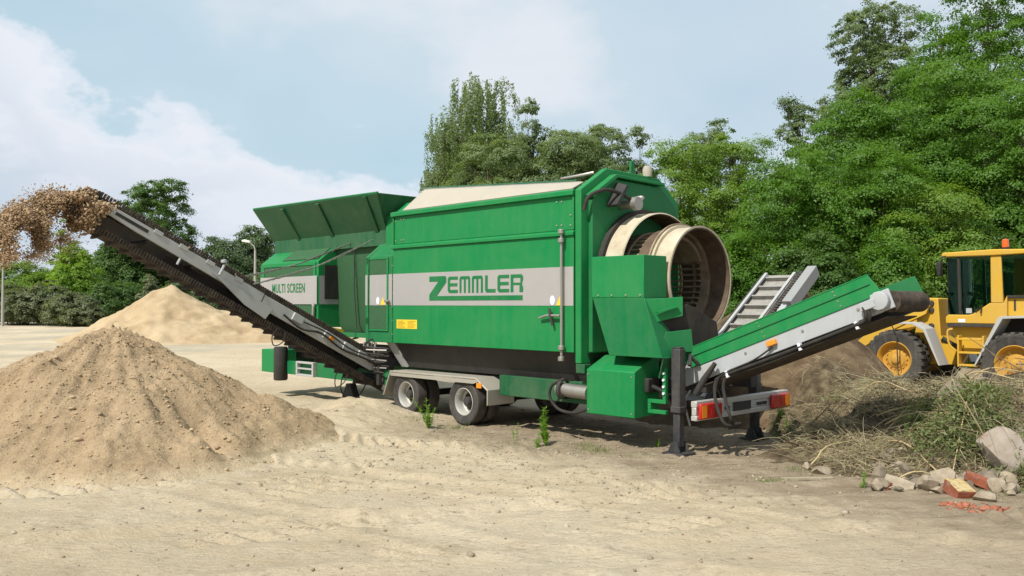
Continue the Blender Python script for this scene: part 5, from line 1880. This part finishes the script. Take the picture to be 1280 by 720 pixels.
# left
plant('tree', 'round dark green tree standing behind the head of the left conveyor', 'tree', 192, 226, 138, 92, 'dark', 'round', 1.7, 0.36, TG, seed=1, nl=10, clr=.5, lowest=.02)
plant('shrub', 'dark dense bush below the round tree left of the far sand heap', 'shrub', 150, 300, 108, 90, 'dark', 'shrub', 1.7, 0.34, TG, seed=2, nl=9, clr=.5)
plant('tree', 'bright light green young tree with pointed tip left of the round tree', 'tree', 76, 276, 34, 84, 'bright', 'spire', 1.7, 0.29, TG, seed=3, nl=8, clr=.35)
plant('shrub', 'bright yellow-green bush below the pointed young tree', 'shrub', 92, 302, 86, 83, 'bright', 'shrub', 1.7, 0.29, TG, seed=4, nl=7, clr=.4)
plant('shrub', 'mid green bush at the left edge behind the falling sand', 'shrub', 28, 326, 129, 95, 'willow', 'shrub', 1.7, 0.34, TG, seed=5, nl=9, clr=.5)
plant('shrub', 'olive grey-green scrub in the left corner at the edge of the sand', 'shrub', 10, 356, 108, 79, 'grey', 'shrub', 1.7, 0.26, TG, seed=6, nl=8, clr=.4)
plant('shrub', 'grey-green scrub right of the corner scrub, in front of the bright bush', 'shrub', 62, 350, 113, 78, 'grey', 'shrub', 1.7, 0.26, TG, seed=7, nl=9, clr=.4)
plant('shrub', 'low silvery willow bush at the left foot of the far sand heap', 'shrub', 113, 374, 40, 75, 'grey', 'shrub', 1.7, 0.24, TG, seed=8, nl=6, clr=.3)
plant('shrub', 'silvery bush showing just above the peak of the far sand heap', 'shrub', 187, 340, 40, 77, 'grey', 'shrub', 1.7, 0.24, TG, seed=9, nl=6, clr=.3)
plant('shrub', 'dark shrub between the silvery willow bush and the far sand heap', 'shrub', 140, 350, 94, 81, 'dark', 'shrub', 1.7, 0.29, TG, seed=10, nl=8, clr=.4)
plant('tree', 'distant dark tree left of the street lamp, behind the conveyor', 'tree', 275, 296, 87, 92, 'far', 'round', 1.7, .36, TG, seed=11, nl=9, clr=.6, lowest=0)
plant('tree', 'distant dark tree behind the street lamp next to the hopper flap', 'tree', 322, 284, 85, 94, 'far', 'round', 1.7, .36, TG, seed=12, nl=9, clr=.6, lowest=0)
plant('shrub', 'distant low green hedge under the left conveyor', 'shrub', 250, 340, 175, 86, 'far', 'shrub', 1.7, .34, TG, seed=13, nl=10, clr=.5)
plant('shrub', 'distant low green hedge right of the street lamp base', 'shrub', 345, 335, 121, 84, 'far', 'shrub', 1.7, .34, TG, seed=14, nl=8, clr=.5)
plant('shrub', 'distant green belt of scrub at the left horizon', 'shrub', 20, 345, 162, 100, 'far', 'shrub', 1.7, .36, TG, seed=15, nl=9, clr=.5)
plant('shrub', 'olive scrub between the corner scrub and the silvery willow bush', 'shrub', 88, 366, 90, 76, 'grey', 'shrub', 1.6, .26, TG, seed=42, nl=9, clr=.5)
plant('shrub', 'low dark green bush right below the round tree at the edge of the sand', 'shrub', 165, 352, 80, 84, 'dark', 'shrub', 1.6, .28, TG, seed=43, nl=9, clr=.5)
plant('shrub', 'mid green bushes filling the gap between the left edge and the pointed young tree', 'shrub', 55, 338, 90, 97, 'willow', 'shrub', 1.6, .32, TG, seed=44, nl=9, clr=.5)
plant('shrub', 'distant green bush between the round tree and the distant dark trees', 'shrub', 232, 322, 70, 98, 'far', 'shrub', 1.6, .34, TG, seed=45, nl=8, clr=.5)
# centre
plant('birch_tree', 'tall drooping birch behind the front of the green housing', 'tree', 600, 80, 170, 42, 'birch', 'tall', 1.5, .17, TG, seed=16, droop=1.3, nl=26, clr=.36, per=18, bark='birchbark')
plant('birch_tree', 'smaller drooping birch at the left edge of the centre trees', 'tree', 556, 140, 80, 43, 'birch', 'tall', 1.3, .17, TG, seed=17, droop=1.2, nl=14, clr=.34, per=18, bark='birchbark')
plant('tree', 'silvery green tree right of the tall birch', 'tree', 668, 130, 130, 40, 'poplar', 'round', 1.3, .17, TG, seed=18, nl=11, lowest=.05)
plant('tree', 'bushy poplar with ragged top behind the middle of the housing', 'tree', 740, 138, 175, 44, 'poplar', 'tall', 1.5, .18, TG, seed=19, nl=12, lowest=.05)
plant('tree', 'low silvery bush tree behind the cream roof cover', 'tree', 610, 168, 190, 38, 'birch', 'round', .9, .16, TG, seed=20, nl=10, lowest=.0)
plant('tree', 'thin-topped poplar between the housing and the yellow-green willow', 'tree', 798, 168, 120, 43, 'poplar', 'tall', 1.4, .17, TG, seed=21, nl=8, lowest=.05)
plant('tree', 'grey-green poplar whose ragged top rises behind the round willow', 'tree', 888, 140, 150, 46, 'poplar', 'tall', .85, .19, TG, seed=22, nl=11, lowest=.1)
plant('willow_tree', 'round yellow-green willow right behind the rear end plate', 'tree', 850, 172, 170, 36, 'willow', 'round', 1.1, .15, TG, seed=23, nl=13, clr=.4, lowest=0)
plant('willow_tree', 'second yellow-green willow behind the open drum mouth', 'tree', 925, 170, 150, 35, 'willow', 'round', 1.1, .15, TG, seed=24, nl=12, clr=.4, lowest=0)
plant('tree', 'small dark poplar standing clear against the sky left of the tall poplar', 'tree', 997, 120, 84, 45, 'poplar', 'round', 1.3, .18, TG, seed=25, nl=9, lowest=.3)
plant('tree', 'rounded green tree low behind the end of the roof cover', 'tree', 715, 172, 190, 39, 'birch', 'round', 1.4, .16, TG, seed=41, nl=12, lowest=0)
plant('acacia_tree', 'feathery acacia crown between the tall poplar and the corner acacia', 'tree', 1178, 8, 150, 39, 'acacia', 'round', 1.0, .17, TG, seed=46, nl=12, clr=.42, lowest=.1)
# right
plant('poplar_tree', 'tall airy grey-green poplar reaching the top of the picture', 'tree', 1090, -20, 190, 44, 'poplar', 'tall', .85, .2, TG, seed=26, nl=20, lowest=.1, per=12)
plant('acacia_tree', 'huge green acacia in the upper right corner', 'tree', 1235, -50, 270, 37, 'acacia', 'tall', .95, .17, TG, seed=27, nl=22, lowest=.05, clr=.4)
plant('acacia_tree', 'spreading acacia in front of the tall poplar', 'tree', 1075, 122, 250, 34, 'acacia', 'round', .95, .16, TG, seed=28, nl=15, clr=.45, lowest=0)
plant('acacia_tree', 'acacia with feathery clumps right of the spreading acacia', 'tree', 1190, 85, 240, 33, 'acacia', 'round', 1.0, .16, TG, seed=29, nl=15, clr=.45, lowest=0)
plant('acacia_tree', 'dense green acacia above the loader cab at the right edge', 'tree', 1275, 112, 210, 30, 'acacia', 'round', 1.0, .15, TG, seed=30, nl=14, clr=.4, lowest=0)
plant('tree', 'leafy green tree above the cleated far conveyor', 'tree', 985, 196, 180, 31, 'acacia', 'round', 1.0, .15, TG, seed=31, nl=13, clr=.4, lowest=0)
plant('tree', 'leafy green tree above the head of the rear conveyor', 'tree', 1105, 190, 190, 30, 'acacia', 'round', 1.0, .15, TG, seed=32, nl=13, clr=.4, lowest=0)
plant('tree', 'paler green tree just left of the loader cab', 'tree', 1170, 228, 170, 28.5, 'willow', 'round', 1.0, .15, TG, seed=33, nl=12, clr=.38, lowest=0)
plant('shrub', 'leafy bush behind the discharge drum mouth', 'shrub', 930, 280, 120, 29, 'acacia', 'shrub', 1.1, .14, TG, seed=34, nl=10, clr=.35)
plant('shrub', 'leafy bush behind the brown earth heap', 'shrub', 1020, 285, 140, 28, 'dark', 'shrub', 1.1, .14, TG, seed=35, nl=11, clr=.35)
plant('shrub', 'leafy bush between the rear conveyor head and the loader', 'shrub', 1115, 290, 130, 27.5, 'acacia', 'shrub', 1.1, .14, TG, seed=36, nl=10, clr=.35)
plant('shrub', 'leafy bush behind the loader engine at the right edge', 'shrub', 1235, 280, 160, 28, 'dark', 'shrub', 1.1, .14, TG, seed=37, nl=10, clr=.35)


# ------------------------------------------------------------------ street lamps
def street_lamp(px, top_py, Y, label, dirn, arm):
    p = at(px, top_py, Y)
    root = empty('street_lamp', (p.x, Y, gh(p.x, Y)))
    tag(root, label, 'street lamp')
    H = p.z - root.location.z
    MB().tube([(0, 0, -.2), (0, 0, H * .5), (0, 0, H - .5)], [.13, .10, .075], 10).build('pole', M['concrete'], root)
    MB().tube([(0, 0, H - .5), (dirn * .1, 0, H - .15), (dirn * arm * .6, 0, H + .12)], .05, 8).build('arm', M['concrete'], root)
    MB().prism([(dirn * arm * .5, H + .08), (dirn * arm * .5, H + .24), (dirn * arm, H + .34), (dirn * (arm + .25), H + .28), (dirn * (arm + .2), H + .16)], 'y', -.14, .14).build('lamp_head', M['lampglass'], root, .02)


street_lamp(319, 305, 66, 'grey street lamp with a short arm left of the hopper flap', -1, .75)
street_lamp(4, 322, 75, 'faint street lamp pole at the left edge behind the falling sand', 1, .9)
